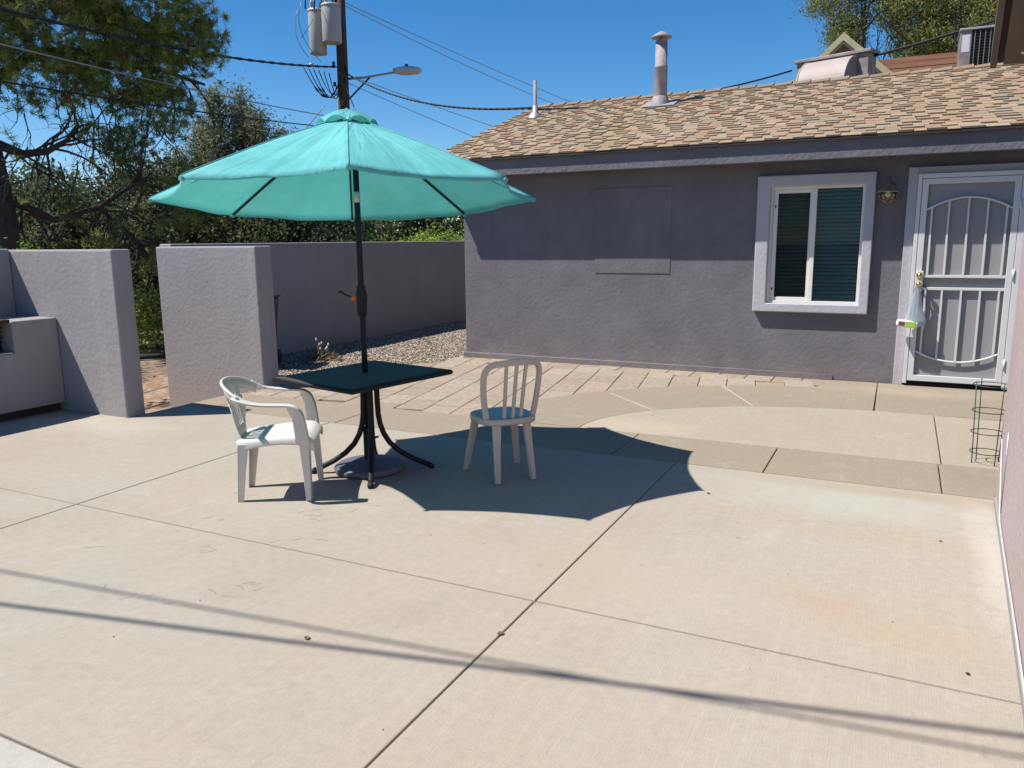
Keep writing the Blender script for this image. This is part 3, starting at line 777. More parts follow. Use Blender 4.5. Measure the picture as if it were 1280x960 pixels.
# ---- door: stucco surround, white metal frame, security door
b = B()
b.box((-0.02, HY - 0.055, 0.0), (dx0 - 0.0005, HY - 0.001, 2.235), bev=0.006); b.box((1.0405, HY - 0.055, 0.0), (1.09, HY - 0.001, 2.235), bev=0.006)
b.box((dx0, HY - 0.0545, dz1 + 0.006), (1.04, HY - 0.001, 2.2345), bev=0.006)
door = b.obj('door', M['trim'], house)
b = B()
b.box((dx0, HY - 0.10, 0.03), (0.108, HY + 0.03, 2.165), bev=0.004); b.box((0.964, HY - 0.10, 0.03), (1.04, HY + 0.03, 2.165), bev=0.004)
b.box((0.1085, HY - 0.0995, 2.12), (0.9635, HY + 0.03, 2.1645), bev=0.004)
b.obj('metal_frame', M['white_metal'], door)
b = B(); b.box((dx0, HY - 0.04, 0.004), (1.04, HY + 0.1, 0.03)); b.obj('threshold', M['black'], door)
DY0, DY1 = HY - 0.10, HY - 0.065
X0, X1, Z0, Z1 = 0.113, 0.960, 0.062, 2.115
surround('door_leaf', X0, X1, Z0, Z1, X0 + 0.055, X1 - 0.055, Z0 + 0.06, Z1 - 0.055, DY0, DY1, M['white_metal'], door, 0.003)
b = B(); b.box((X0 + 0.03, DY1 + 0.004, Z0 + 0.02), (X1 - 0.03, DY1 + 0.007, Z1 - 0.02)); b.obj('screen', M['screen'], door)
b = B(); b.box((dx0 + 0.01, HY + 0.06, 0.03), (1.03, HY + 0.1, 2.14)); b.obj('inner_door', M['white_metal'], door)
ix0, ix1 = X0 + 0.055, X1 - 0.055
for zc in (1.145, 1.02):
    b = B(); b.box((ix0, DY0 + 0.004, zc - 0.014), (ix1, DY1 - 0.003, zc + 0.014), bev=0.003); b.obj('rail', M['white_metal'], door)
def arcz(x, top):
    t = (x - (ix0 + ix1) / 2) / ((ix1 - ix0) / 2)
    return 1.925 - 0.115 * t * t if top else 0.275 + 0.10 * t * t
for top in (True, False):
    b = B(); b.tube([(lerp(ix0, ix1, k / 16), DY0 + 0.012, arcz(lerp(ix0, ix1, k / 16), top)) for k in range(17)], 0.011, 6); b.obj('arched_bar', M['white_metal'], door)
for xb in (0.215, 0.365, 0.535, 0.700, 0.862):
    b = B(); b.box((xb - 0.009, DY0 + 0.004, 1.159), (xb + 0.009, DY0 + 0.022, arcz(xb, True) - 0.003)); b.obj('bar', M['white_metal'], door)
for xb in (0.215, 0.365, 0.535, 0.700, 0.862):
    b = B(); b.box((xb - 0.009, DY0 + 0.004, arcz(xb, False) + 0.003), (xb + 0.009, DY0 + 0.022, 1.006)); b.obj('bar', M['white_metal'], door)
# lock box with two brass roses
b = B(); b.box((X0 + 0.002, DY0 - 0.012, 0.99), (X0 + 0.072, DY0 + 0.002, 1.20), bev=0.004)
lk = b.obj('lock_plate', M['white_metal'], door)
for zc, rr in ((1.155, 0.030), (1.065, 0.026)):
    b = B()
    b.lathe([(0.0, 0.0), (rr, 0.0), (rr, 0.008), (rr * .6, 0.012), (rr * .35, 0.02), (rr * .35, 0.045), (rr * .85, 0.055), (rr * .9, 0.075), (rr * .5, 0.088), (0, 0.09)], 20)
    for v in b.bm.verts: v.co = Vector((v.co.x + X0 + 0.037, DY0 - 0.0125 - v.co.z, v.co.y + zc))
    b.obj('door_knob', M['brass'], door)
for zc in (1.17, 0.28, 1.85):
    b = B(); b.lathe([(0, 0), (0.009, 0), (0.009, 0.10), (0, 0.10)], 10, (0.966, DY0 - 0.006, zc - 0.05)); b.obj('hinge', M['white_metal'], door)

# ---- wall lamp
lamp = thing('wall_lamp', 'barn style wall lamp with flared metal shade and glass globe between window and door', 'wall lamp', (-0.195, HY, 2.03))
b = B(); b.lathe([(0, 0), (0.055, 0), (0.055, 0.012), (0.03, 0.022), (0, 0.022)], 20)
for v in b.bm.verts: v.co = Vector((v.co.x, -0.001 - v.co.z, v.co.y + 0.01))
b.obj('back_plate', M['nickel'], lamp)
b = B(); b.tube([(0, -0.02, 0.01), (0, -0.05, 0.03), (0, -0.09, 0.09), (0, -0.12, 0.10), (0, -0.145, 0.07), (0, -0.145, 0.03)], 0.007, 8); b.obj('arm', M['nickel'], lamp)
b = B(); b.lathe([(0.0, 0.10), (0.010, 0.10), (0.012, 0.03), (0.032, 0.025), (0.034, -0.005), (0.045, -0.012), (0.103, -0.052), (0.105, -0.058), (0.045, -0.02), (0, -0.015)], 28, (0, -0.145, 0.02)); b.obj('shade', M['nickel'], lamp)
b = B(); b.lathe([(0.04, -0.03), (0.075, -0.055), (0.082, -0.085), (0.07, -0.125), (0.04, -0.15), (0.0, -0.158)], 24, (0, -0.145, 0.02)); b.obj('glass_globe', M['clear'], lamp)
b = B(); b.lathe([(0, -0.02), (0.014, -0.03), (0.016, -0.05), (0.028, -0.075), (0.026, -0.095), (0.0, -0.11)], 16, (0, -0.145, 0.02)); b.obj('bulb', M['white_pack'], lamp)
b = B()
for a in range(4):
    an = a * math.pi / 4
    b.tube([(0.086 * math.cos(an) * math.sin(t), -0.145 + 0.086 * math.sin(an) * math.sin(t), -0.045 - 0.095 * math.cos(t)) for t in np.linspace(-1.5, 1.5, 13)], 0.0022, 5)
b.tube([(0.084 * math.cos(t), -0.145 + 0.084 * math.sin(t), -0.075) for t in np.linspace(0, 6.28, 25)[:-1]], 0.0025, 5, closed=True)
b.obj('wire_guard', M['nickel'], lamp)

# ---- plastic bag hanging from the door handle
bag = thing('plastic_bag', 'translucent carrier bag hanging from the door knob with a lime green packet', 'bag', (0.135, 9.02, 1.0))
b = B()
rings = []
for k in range(15):
    t = k / 14
    z = 0.06 - 0.42 * t
    w = 0.012 + 0.085 * t ** 0.9 + (0.01 if k > 10 else 0); d_ = 0.010 + 0.045 * t
    if k == 14: w *= .7; d_ *= .6
    ring_ = []
    for j in range(20):
        a = 2 * math.pi * j / 20
        q = 1 + 0.16 * math.sin(a * 5 + t * 3) * (1 - 0.4 * t) + random.uniform(-.06, .06)
        ring_.append(b.bm.verts.new((w * math.cos(a) * q + 0.005 * math.sin(t * 9), d_ * math.sin(a) * q, z + random.uniform(-.004, .004))))
    rings.append(ring_)
for a_, c_ in zip(rings[:-1], rings[1:]):
    for j in range(20): b.bm.faces.new((a_[j], a_[(j + 1) % 20], c_[(j + 1) % 20], c_[j])).smooth = True
b.bm.faces.new(rings[-1])
b.obj('bag_film', M['bag'], bag)
b = B(); b.box((-0.13, -0.060, -0.375), (0.075, 0.02, -0.305), bev=0.022, seg=3); pk = b.obj('packet', M['white_pack'], bag, smooth=True, rot=(0, R(6), 0))
b = B(); b.box((-0.045, -0.0635, -0.368), (0.05, -0.058, -0.312), bev=0.002); b.obj('lime_label', M['lime'], pk)
b = B(); b.box((-0.108, -0.0635, -0.362), (-0.05, -0.058, -0.318), bev=0.002); b.obj('maroon_label', M['maroon'], pk)

# ================================================================== rooftop machines
cool = thing('evaporative_cooler', 'grey evaporative cooler with tan barrel cowl behind the roof ridge', 'cooler', (-1.13, 13.05, 3.33), R(-20))
b = B(); b.box((-0.56, -0.05, 0), (0.52, 0.22, 0.80), bev=0.01); b.obj('cabinet', M['cooler_grey'], cool)
b = B(); b.box((-0.585, -0.09, 0.80), (0.56, 0.25, 0.845), bev=0.008); b.obj('lid', M['cooler_grey'], cool)
b = B(); seg = 14; r0 = 0.42
pr = [(-0.06, 0.775)] + [(-0.06 - 0.40 * math.sin(t), 0.36 + 0.415 * math.cos(t)) for t in np.linspace(0.05, 1.5708, seg)] + [(-0.46, 0.0), (-0.06, 0.0)]
va = [b.bm.verts.new((-0.34, y, z)) for y, z in pr]; vb = [b.bm.verts.new((0.36, y, z)) for y, z in pr]
b.bm.faces.new(va); b.bm.faces.new(vb[::-1])
for i in range(len(pr)):
    f = b.bm.faces.new((va[i], va[(i + 1) % len(pr)], vb[(i + 1) % len(pr)], vb[i]))
b.bm.faces.ensure_lookup_table(); 
b.obj('cowl', M['cooler'], cool)
b = B()
pr2 = [(y * 0.93, z * 0.95 + 0.01) for y, z in pr]
v_ = [b.bm.verts.new((0.3625, y, z)) for y, z in pr2]; v2_ = [b.bm.verts.new((0.361, y, z)) for y, z in pr2]
b.bm.faces.new(v_); b.bm.faces.new(v2_[::-1])
b.obj('cowl_end', M['cooler_grey'], cool)
b = B(); b.tube([(-0.345, y, z) for y, z in pr[:seg + 2]], 0.012, 6); b.obj('cowl_rim', M['yellow_trim'], cool)
ac = thing('condenser_unit', 'grey metal condenser with dark coil mesh at the right end of the ridge', 'air conditioner', (0.70, 12.95, 3.3))
b = B(); b.box((-0.235, -0.2, 0), (-0.10, 0.4, 0.955), bev=0.006); b.obj('side_panel', M['cooler_grey'], ac)
b = B(); b.box((-0.0985, -0.17, 0.0), (0.6, 0.4, 0.94)); b.obj('coil_core', M['mesh_dark'], ac)
for k in range(15):
    b = B(); b.box((-0.0985, -0.198, 0.38 + k * 0.037), (0.6, -0.172, 0.386 + k * 0.037)); b.obj('louvre', M['mesh_dark'], ac)
b = B()
for k in range(11): b.box((-0.07 + k * 0.06, -0.203, 0.3), (-0.062 + k * 0.06, -0.199, 0.94))
b.obj('guard_wires', M['cooler_grey'], ac)
b = B(); b.box((-0.25, -0.22, 0.957), (0.62, 0.42, 0.985), bev=0.005); b.obj('top_panel', M['galv'], ac)
b = B(); b.box((-0.215, -0.2035, 0.68), (-0.12, -0.2005, 0.90)); b.obj('rating_label', M['label'], ac)

# ================================================================== GARDEN WALLS
def wall_obj(name, polys, z0, label, cat='wall', m=None, parent=None, bev=0.018):
    b = B()
    for poly, zt in polys: b.prism(poly, z0, zt)
    o = b.obj(name, m or M['lilac'], parent, bevel=bev)
    if label: tag(o, label, cat)
    return o
wall_obj('garden_wall', [([(-9.4, 4.66), (-6.2, 4.66), (-6.2, 4.855), (-9.4, 4.855)], 1.505)], LOW, 'lilac grey stucco wall at left, ending beside the opening in the yard')
wall_obj('garden_wall', [([(-7.83, -1.5), (-7.63, -1.5), (-7.63, 4.6595), (-7.83, 4.6595)], 1.515)], LOW, 'shaded stucco wall running behind the barbecue counter at far left')
wall_obj('garden_wall', [([(-7.57, 6.25), (-6.08, 6.25), (-6.08, 6.49), (-7.57, 6.49)], 1.515)], LOW, 'short thick lilac stucco wall panel right of the opening, in front of the bin')
wall_obj('boundary_wall', [([(-7.60, 6.493), (-7.80, 8.6), (-7.80, 15.5), (-8.0, 15.5), (-8.0, 8.6), (-7.80, 6.493)], 1.545)], LOW, 'long shaded stucco boundary wall behind the gravel, running to the house')

# barbecue counter
isl = thing('barbecue_island', 'low grey stucco barbecue counter against the left wall', 'counter', (-7.3, 4.2, 0))
def ib(n, a, c, m, bev=0.012):
    b = B(); b.box([a[i] - (-7.3, 4.2, 0)[i] for i in range(3)], [c[i] - (-7.3, 4.2, 0)[i] for i in range(3)], bev); return b.obj(n, m, isl)
ib('toe_shade_plinth', (-7.628, 1.0, 0.0), (-7.13, 4.655, 0.08), M['dark_trim'], 0)  # toe-kick shadow painted in as the near-black colour of the recess
b = B()
prof_ = [(1.0, 0.081), (4.656, 0.081), (4.656, 0.885), (4.235, 0.885), (4.235, 0.60), (3.2, 0.60), (3.2, 0.885), (1.0, 0.885)]
ia = [b.bm.verts.new((-7.628 + 7.3, y - 4.2, z)) for y, z in prof_]; ic = [b.bm.verts.new((-7.04 + 7.3, y - 4.2, z)) for y, z in prof_]
b.bm.faces.new(ia); b.bm.faces.new(ic[::-1])
for i in range(8): b.bm.faces.new((ia[i], ic[i], ic[(i + 1) % 8], ia[(i + 1) % 8]))
b.obj('counter_body', M['lilac'], isl, bevel=0.012)
gr = thing('built_in_grill', 'black iron grill with grate bars set into the counter at left edge', 'grill', (-7.3, 3.7, 0.6))
b = B(); b.box((-0.30, -0.49, 0.015), (0.10, 0.52, 0.27), bev=0.01); b.obj('firebox', M['black'], gr)
b = B(); b.box((-0.31, -0.495, 0.272), (0.262, 0.525, 0.305), bev=0.008); b.obj('lid', M['rust'], gr)
for k in range(4):
    b = B(); b.tube([(0.15 + 0.02 * (k % 2), -0.47, 0.10 + k * 0.045), (0.15 + 0.02 * (k % 2), 0.50, 0.10 + k * 0.045)], 0.009, 6); b.obj('grate_bar', M['rust'], gr)
b = B(); b.box((-0.30, -0.49, 0.002), (0.255, 0.52, 0.013)); b.obj('ash_tray', M['galv'], gr)

# ================================================================== RIGHT-HAND BUILDING
def rwx(y): return 0.325 + 0.05 * y
rb = thing('side_building', 'pinkish stucco building along the right edge of the patio', 'building')
b = B()
ya, yb = -4.0, 5.30
outl = [(ya, 0.0), (yb, 0.0), (yb, 2.46), (1.0, 2.46 + 4.3 / 3), (ya, 2.46 + 4.3 / 3 - 5 / 3)]
A_ = [b.bm.verts.new((rwx(y), y, z - 0.05 if z == 0 else z)) for y, z in outl]; C_ = [b.bm.verts.new((6.5, y, z - 0.05 if z == 0 else z)) for y, z in outl]
b.bm.faces.new(A_); b.bm.faces.new(C_[::-1])
for i in range(5): b.bm.faces.new((A_[i], A_[(i + 1) % 5], C_[(i + 1) % 5], C_[i]))
b.obj('wall', M['pink'], rb, bevel=0.012)
b = B()
b.prism([(rwx(ya) - 0.012, ya), (rwx(5.2) - 0.012, 5.2), (rwx(5.2) + 0.01, 5.2), (rwx(ya) + 0.01, ya)], -0.02, 0.035)
b.obj('wall_footing', M['lilac'], rb)
def roof_piece(name, y0, z0, y1, z1, t, m, xo0=0.205, xo1=None, off=0.0):
    b = B(); pts = []
    for (y, z) in ((y0, z0), (y1, z1), (y1, z1 - t), (y0, z0 - t)):
        pts.append((y, z))
    L_ = [b.bm.verts.new((rwx(y) - xo0, y, z + off)) for y, z in pts]
    Rr = [b.bm.verts.new(((rwx(y) - xo1) if xo1 is not None else 6.8, y, z + off)) for y, z in pts]
    b.bm.faces.new(L_); b.bm.faces.new(Rr[::-1])
    for i in range(4): b.bm.faces.new((L_[i], L_[(i + 1) % 4], Rr[(i + 1) % 4], Rr[i]))
    return b.obj(name, m, rb)
e0 = (5.62, 2.55); k_ = 1 / 3
roof_piece('soffit', 5.62, 2.55, 1.0, 2.55 + 4.62 * k_, 0.02, M['soffit'], 0.17)
roof_piece('roof_deck', 5.66, 2.60, 1.0, 2.60 + 4.66 * k_, 0.045, M['dark_trim'], 0.20, None, 0.0)
roof_piece('roof_deck', -3.6, 2.60 + 4.66 * k_ - 4.6 * k_, 1.0, 2.60 + 4.66 * k_, 0.065, M['dark_trim'], 0.20, None, 0.0)
roof_piece('rake_edge', 5.64, 2.63, 1.0, 2.63 + 4.64 * k_, 0.11, M['soffit'], 0.235, 0.203)
for (y, z) in ((5.15, 2.62), (5.25, 2.52)):
    b = B(); pts = [(rwx(y) - 0.10 + 0.05 * s_ + 0.008 * math.sin(s_ * 9), y - 0.04 * s_, z + 0.01 * s_ - 0.012 * math.sin(s_ * 3)) for s_ in np.linspace(0, 1.6, 9)]
    b.tube(pts, [0.006 + 0.008 * math.sin(s_ * 2) ** 2 for s_ in np.linspace(0, 1.6, 9)], 6); b.obj('frayed_cord', M['white_pack'], rb)
# conduit line low on the wall
b = B(); b.tube([(rwx(y) - 0.008, y, z) for y, z in ((5.15, 0.40), (4.7, 0.06), (4.3, 0.055), (3.4, 0.06), (2.4, 0.05))], 0.0035, 6); b.obj('low_cable', M['label'], rb)
b = B(); b.tube([(rwx(y) - 0.003, y, z) for y, z in ((4.78, 0.52), (4.76, 0.08))], 0.0035, 5); b.obj('crack_line', M['galv'], rb)

# ================================================================== PATIO TABLE
tb = thing('patio_table', 'square dark patio table on curved tube legs under the teal umbrella', 'table', (-3.18, 4.19, 0), R(-11))
TZ = 0.685
b = B(); b.box((-0.372, -0.437, TZ - 0.028), (0.372, 0.437, TZ), bev=0.008); b.obj('tabletop', M['tabletop'], tb)
b = B(); 
hw, hl = 0.376, 0.441
b.tube([(-hw, -hl, TZ - 0.018), (hw, -hl, TZ - 0.018), (hw, hl, TZ - 0.018), (-hw, hl, TZ - 0.018)], 0.017, 8, closed=True)
b.obj('rim', M['black'], tb)
for k in range(4):
    a = R(214 + 90 * k + 11)
    b = B(); P = []
    prof = [(0.045, TZ - 0.03), (0.047, 0.50), (0.050, 0.40), (0.060, 0.33), (0.082, 0.26), (0.12, 0.195), (0.18, 0.135), (0.26, 0.083), (0.34, 0.045), (0.385, 0.026)]
    for (rr, z) in prof: P.append((rr * math.cos(a), rr * math.sin(a) + 0.04, z))
    b.tube(P, 0.0185, 10); lg = b.obj('leg', M['black'], tb)
    b = B(); b.tube([P[-1], (0.40 * math.cos(a), 0.40 * math.sin(a) + 0.04, 0.014), (0.402 * math.cos(a), 0.402 * math.sin(a) + 0.04, 0.001)], [0.0205, 0.021, 0.017], 10); b.obj('foot_cap', M['black'], lg)
b = B(); b.lathe([(0.058, TZ - 0.06), (0.075, TZ - 0.045), (0.075, TZ - 0.029)], 20, (0, 0.04, 0)); b.obj('top_plate', M['black'], tb)

# ================================================================== UMBRELLA
PX, PY = -3.205, 4.235
ub = thing('umbrella_base', 'round dark resin umbrella base under the patio table', 'umbrella base', (PX, PY, 0))
b = B(); b.lathe([(0, 0.002), (0.225, 0.002), (0.238, 0.012), (0.238, 0.035), (0.215, 0.052), (0.13, 0.066), (0.055, 0.08), (0.040, 0.082), (0.036, 0.085)], 40); b.obj('disc', M['disk'], ub)
b = B(); b.lathe([(0.034, 0.08), (0.034, 0.30), (0.030, 0.305), (0.026, 0.30)], 20); b.obj('sleeve', M['black'], ub)
b = B(); b.tube([(0.034, 0.0, 0.24), (0.07, 0, 0.24)], 0.006, 6); b.tube([(0.07, -0.018, 0.24), (0.07, 0.018, 0.24)], 0.007, 6); b.obj('clamp_screw', M['black'], ub)
um = thing('patio_umbrella', 'large teal canvas patio umbrella standing open through the table', 'umbrella', (PX, PY, 0))
b = B(); b.tube([(0, 0, 0.085), (-0.004, 0.0, 1.06), (-0.012, 0.004, 2.26)], 0.0195, 16); pole = b.obj('pole', M['black'], um)
b = B(); b.lathe([(0.021, 0), (0.032, 0.006), (0.034, 0.05), (0.034, 0.16), (0.028, 0.175), (0.028, 0.2), (0.021, 0.205)], 20, (-0.005, 0, 1.06)); b.obj('crank_housing', M['black'], pole)
b = B(); b.box((-0.045, -0.03, 1.155), (0.03, 0.03, 1.215), bev=0.012); b.obj('crank_box', M['black'], pole, rot=(0, 0, R(-35)))
b = B(); b.tube([(-0.03, -0.02, 1.185), (-0.055, -0.045, 1.185)], 0.018, 12); b.obj('crank_knob', M['orange'], pole)
b = B(); b.tube([(-0.05, -0.045, 1.19), (-0.09, -0.055, 1.205), (-0.125, -0.06, 1.225), (-0.14, -0.062, 1.222)], [0.006, 0.006, 0.007, 0.009], 8); b.obj('crank_handle', M['black'], pole)
b = B(); b.lathe([(0.022, 0), (0.0235, 0.002), (0.0235, 0.065), (0.022, 0.067)], 20, (-0.011, 0.003, 1.80)); b.obj('pole_sleeve', M['silver'], pole)
# canopy frame: plane slightly tipped away from the camera
ZR = 1.83; RR = 1.218
tipax = Vector((math.cos(R(37.4)), math.sin(R(37.4)), 0))       # horizontal axis, across the line of sight
TILT = Matrix.Translation((-0.04, -0.02, ZR)) @ Matrix.Rotation(R(-4.6), 4, tipax) @ Matrix.Translation((0, 0, -ZR))
A0 = -52.6
def ribz(u):  # u 0..1 along rib
    return ZR + 0.505 * (1 - u) + 0.014 * math.sin(math.pi * u)
NR = 16; NA = 16
b = B(); bm = b.bm
grid = {}
rs_ = random.Random(4)
wrk = [[rs_.uniform(-1, 1) for _ in range(6)] for _ in range(8)]
def canopy_pt(k, u, w):
    """panel k, radial u 0..1, across w 0..1"""
    a0, a1 = R(A0 + 45 * k), R(A0 + 45 * (k + 1))
    p0 = Vector((math.cos(a0), math.sin(a0))) ; p1 = Vector((math.cos(a1), math.sin(a1)))
    r_ = (0.02 + (RR - 0.02) * u)
    p = (p0 * (1 - w) + p1 * w) * r_
    bow = 4 * w * (1 - w)
    p = p * (1 - 0.045 * bow * u ** 3)                     # scalloped hem
    sag = bow * (0.016 * u ** 1.3 + 0.012 * u * math.sin(3.1 * u))
    rip = bow * u * (1 - 0.75 * u ** 6) * (0.007 * math.sin(15 * w + wrk[k][0] * 5) + 0.005 * math.sin(27 * w + wrk[k][1] * 6 + 3 * u) + 0.003 * math.sin(12 * u + wrk[k][2] * 6))
    z = ribz(u) - sag + rip
    return Vector((p.x, p.y, z))
u0 = 0.10
for k in range(8):
    for i in range(NR + 1):
        for j in range(NA + 1):
            if j == NA: key = ((k + 1) % 8, i, 0)
            else: key = (k, i, j)
            if key not in grid:
                u = u0 + (1 - u0) * i / NR
                grid[key] = bm.verts.new(canopy_pt(k, u, 0 if j == NA and False else j / NA) if j < NA else canopy_pt((k + 1) % 8, u, 0))
def gk(k, i, j): return grid[((k + 1) % 8, i, 0)] if j == NA else grid[(k, i, j)]
for k in range(8):
    for i in range(NR):
        for j in range(NA):
            bm.faces.new((gk(k, i, j), gk(k, i + 1, j), gk(k, i + 1, j + 1), gk(k, i, j + 1))).smooth = True
# hem drops a little vertical flap
for k in range(8):
    prev = None
    for j in range(NA + 1):
        v = gk(k, NR, j); c_ = v.co
        n_ = Vector((c_.x, c_.y, 0)).normalized()
        w = j / NA
        nv = bm.verts.new(c_ + n_ * -0.006 + Vector((0, 0, -0.018 - 0.003 * math.sin(w * 9 + k))))
        if prev: bm.faces.new((prev[0], prev[1], nv, v)).smooth = True
        prev = (v, nv)
for v in bm.verts: v.co = TILT @ v.co
can = b.obj('canopy', M['canvas'], um, fixn=False)
for p in can.data.polygons: p.use_smooth = True
# seams along the ribs
b = B()
for k in range(8):
    a = R(A0 + 45 * k)
    b.tube([TILT @ Vector(((0.02 + (RR - 0.02) * u) * math.cos(a), (0.02 + (RR - 0.02) * u) * math.sin(a), ribz(u) + 0.002)) for u in np.linspace(0.12, 1.0, 12)], 0.0035, 5)
b.obj('seam_piping', M['canvas'], can)
# wind vent
b = B(); bm = b.bm; rows = []
for i, (rr, zz) in enumerate(((0.0, 2.380), (0.035, 2.378), (0.08, 2.365), (0.13, 2.337), (0.175, 2.307), (0.198, 2.288))):
    row = []
    for j in range(48):
        a = R(A0 + 7.5 * j)
        ph = (j % 6) / 6
        sc = 4 * ph * (1 - ph)
        rr2 = rr * (1 - 0.06 * sc * (i / 5) ** 2); z2 = zz + (0.034 * sc - 0.010) * (i / 5) ** 2
        row.append(TILT @ Vector((rr2 * math.cos(a), rr2 * math.sin(a), z2)))
    rows.append([bm.verts.new(p) for p in row] if i else [bm.verts.new(row[0])])
for j in range(48): bm.faces.new((rows[0][0], rows[1][j], rows[1][(j + 1) % 48])).smooth = True
for a_, c_ in zip(rows[1:-1], rows[2:]):
    for j in range(48): bm.faces.new((a_[j], c_[j], c_[(j + 1) % 48], a_[(j + 1) % 48])).smooth = True
b.obj('vent_cap', M['canvas'], um, fixn=False)
b = B(); b.lathe([(0.0, 0.0), (0.02, 0.0), (0.016, 0.012), (0.0, 0.02)], 12, tuple(TILT @ Vector((0, 0, 2.376)))); b.obj('finial', M['canvas'], um)
b = B(); c0 = TILT @ Vector((0, 0, 2.215)); b.lathe([(0.018, -0.02), (0.030, -0.015), (0.030, 0.012), (0.018, 0.016)], 16, tuple(c0)); b.obj('top_hub', M['black'], um)
b = B(); c1 = TILT @ Vector((0, 0, 2.10)); b.lathe([(0.021, -0.03), (0.042, -0.02), (0.042, 0.02), (0.021, 0.03)], 16, tuple(c1)); b.obj('runner', M['black'], um)
for k in range(8):
    a = R(A0 + 45 * k); d_ = Vector((math.cos(a), math.sin(a), 0))
    b = B(); b.tube([TILT @ (d_ * (0.02 + (RR - 0.02) * u) + Vector((0, 0, ribz(u) - 0.014))) for u in np.linspace(0.02, 0.99, 12)], 0.0085, 6); rb_ = b.obj('rib', M['black'], um)
    b = B(); b.tube([TILT @ (d_ * 0.04 + Vector((0, 0, 2.10))), TILT @ (d_ * (0.02 + (RR - 0.02) * 0.48) + Vector((0, 0, ribz(0.48) - 0.024)))], 0.0065, 6); b.obj('strut', M['black'], rb_)
    b = B(); b.tube([TILT @ (d_ * (RR - 0.02) + Vector((0, 0, ZR - 0.013))), TILT @ (d_ * (RR + 0.006) + Vector((0, 0, ZR - 0.016)))], 0.013, 8); b.obj('rib_tip', M['canvas'], rb_)

# ================================================================== CHAIRS
def ribbon(b, pts, widths, normals, thick):
    """flat strip swept along pts; widths along side vector, thickness along normal"""
    n = len(pts); rings = []
    for i in range(n):
        p = Vector(pts[i]); t = (Vector(pts[min(i + 1, n - 1)]) - Vector(pts[max(i - 1, 0)])).normalized()
        nn = Vector(normals[i]); nn = (nn - t * nn.dot(t)).normalized(); sd_ = t.cross(nn)
        w = widths[i] / 2; h = thick / 2
        rings.append([b.bm.verts.new(p + sd_ * a * w + nn * c * h) for a, c in ((-1, -1), (1, -1), (1, 1), (-1, 1))])
    for a, c in zip(rings[:-1], rings[1:]):
        for k in range(4): b.bm.faces.new((a[k], a[(k + 1) % 4], c[(k + 1) % 4], c[k]))
    b.bm.faces.new(rings[0][::-1]); b.bm.faces.new(rings[-1])

# --- armchair: local +y = forward, +x = its right
fwdv = Vector((0.84, 0.54)).normalized()
ch = thing('armchair', 'white plastic armchair in full sun, facing the left side of the table', 'chair', (-3.415, 3.60, 0), math.atan2(-fwdv.x, fwdv.y))
def leg_mesh(b, top, bot, wt, wb, inward, thick=0.008):
    """L-section plastic leg: two thin webs meeting at the outer corner, tapering down"""
    top, bot = Vector(top), Vector(bot)
    ix, iy = inward
    for (dx_, dy_) in (((ix, 0)), ((0, iy))):
        d1 = Vector((dx_, dy_, 0))
        n_ = Vector((0, iy, 0)) if dx_ else Vector((ix, 0, 0))
        th = n_ * thick
        vs = []
        for p, w in ((top, wt), (lerp(top, bot, 0.5), lerp(wt, wb, 0.6)), (bot, wb)):
            vs.append([b.bm.verts.new(q) for q in (p, p + d1 * w, p + d1 * w + th, p + th)])
        for a, c in zip(vs[:-1], vs[1:]):
            for k in range(4): b.bm.faces.new((a[k], a[(k + 1) % 4], c[(k + 1) % 4], c[k]))
        b.bm.faces.new(vs[0][::-1]); b.bm.faces.new(vs[-1])
SZ = 0.405
LEGS = [(-1, 1, 0.205, 0.20, 0.225, 0.235), (1, 1, 0.205, 0.20, 0.205, 0.215), (-1, -1, 0.175, -0.185, 0.160, -0.232), (1, -1, 0.175, -0.185, 0.165, -0.232)]
for sx, sy, tx, ty, bx_, by_ in LEGS:
    b = B(); leg_mesh(b, (sx * (tx + 0.012), ty + sy * 0.02, SZ - (0.014 if sy > 0 else 0.040)), (sx * bx_, by_, 0.001), 0.064, 0.036, (-sx, -sy))
    b.obj('leg', M['plastic'], ch, bevel=0.003)
# seat: dished grid with slots at the rear and rolled front edge
b = B(); bm = b.bm
nx, ny = 17, 18; gv_ = {}
for i in range(nx):
    for j in range(ny):
        s = i / (nx - 1) * 2 - 1; t = j / (ny - 1)
        y = lerp(-0.215, 0.250, t); hwid = lerp(0.175, 0.218, min(1, t * 1.2)) * (1 - 0.10 * max(0, (t - 0.8) / 0.2) ** 2)
        x = s * hwid
        z = SZ + 0.012 * s * s - 0.014 * (1 - s * s) * math.sin(math.pi * t) + 0.006 * math.sin(math.pi * t) - (0.045 * max(0, (t - 0.84) / 0.16) ** 2) - 0.034 * (1 - t)
        gv_[i, j] = bm.verts.new((x, y, z))
for i in range(nx - 1):
    for j in range(ny - 1):
        if i in (4, 6, 8, 10, 12) and 4 <= j <= 10 and False: continue
        bm.faces.new((gv_[i, j], gv_[i + 1, j], gv_[i + 1, j + 1], gv_[i, j + 1])).smooth = True
# side skirts
for side in (0, nx - 1):
    pv = None
    for j in range(ny):
        v = gv_[side, j]; sg = -1 if side == 0 else 1
        nv = bm.verts.new(v.co + Vector((sg * 0.006, 0, -0.048 - 0.03 * abs(j / (ny - 1) * 2 - 1) ** 2)))
        if pv: bm.faces.new((pv[0], v, nv, pv[1])).smooth = True
        pv = (v, nv)
b.obj('seat', M['plastic'], ch, solid=0.006, sub=1)
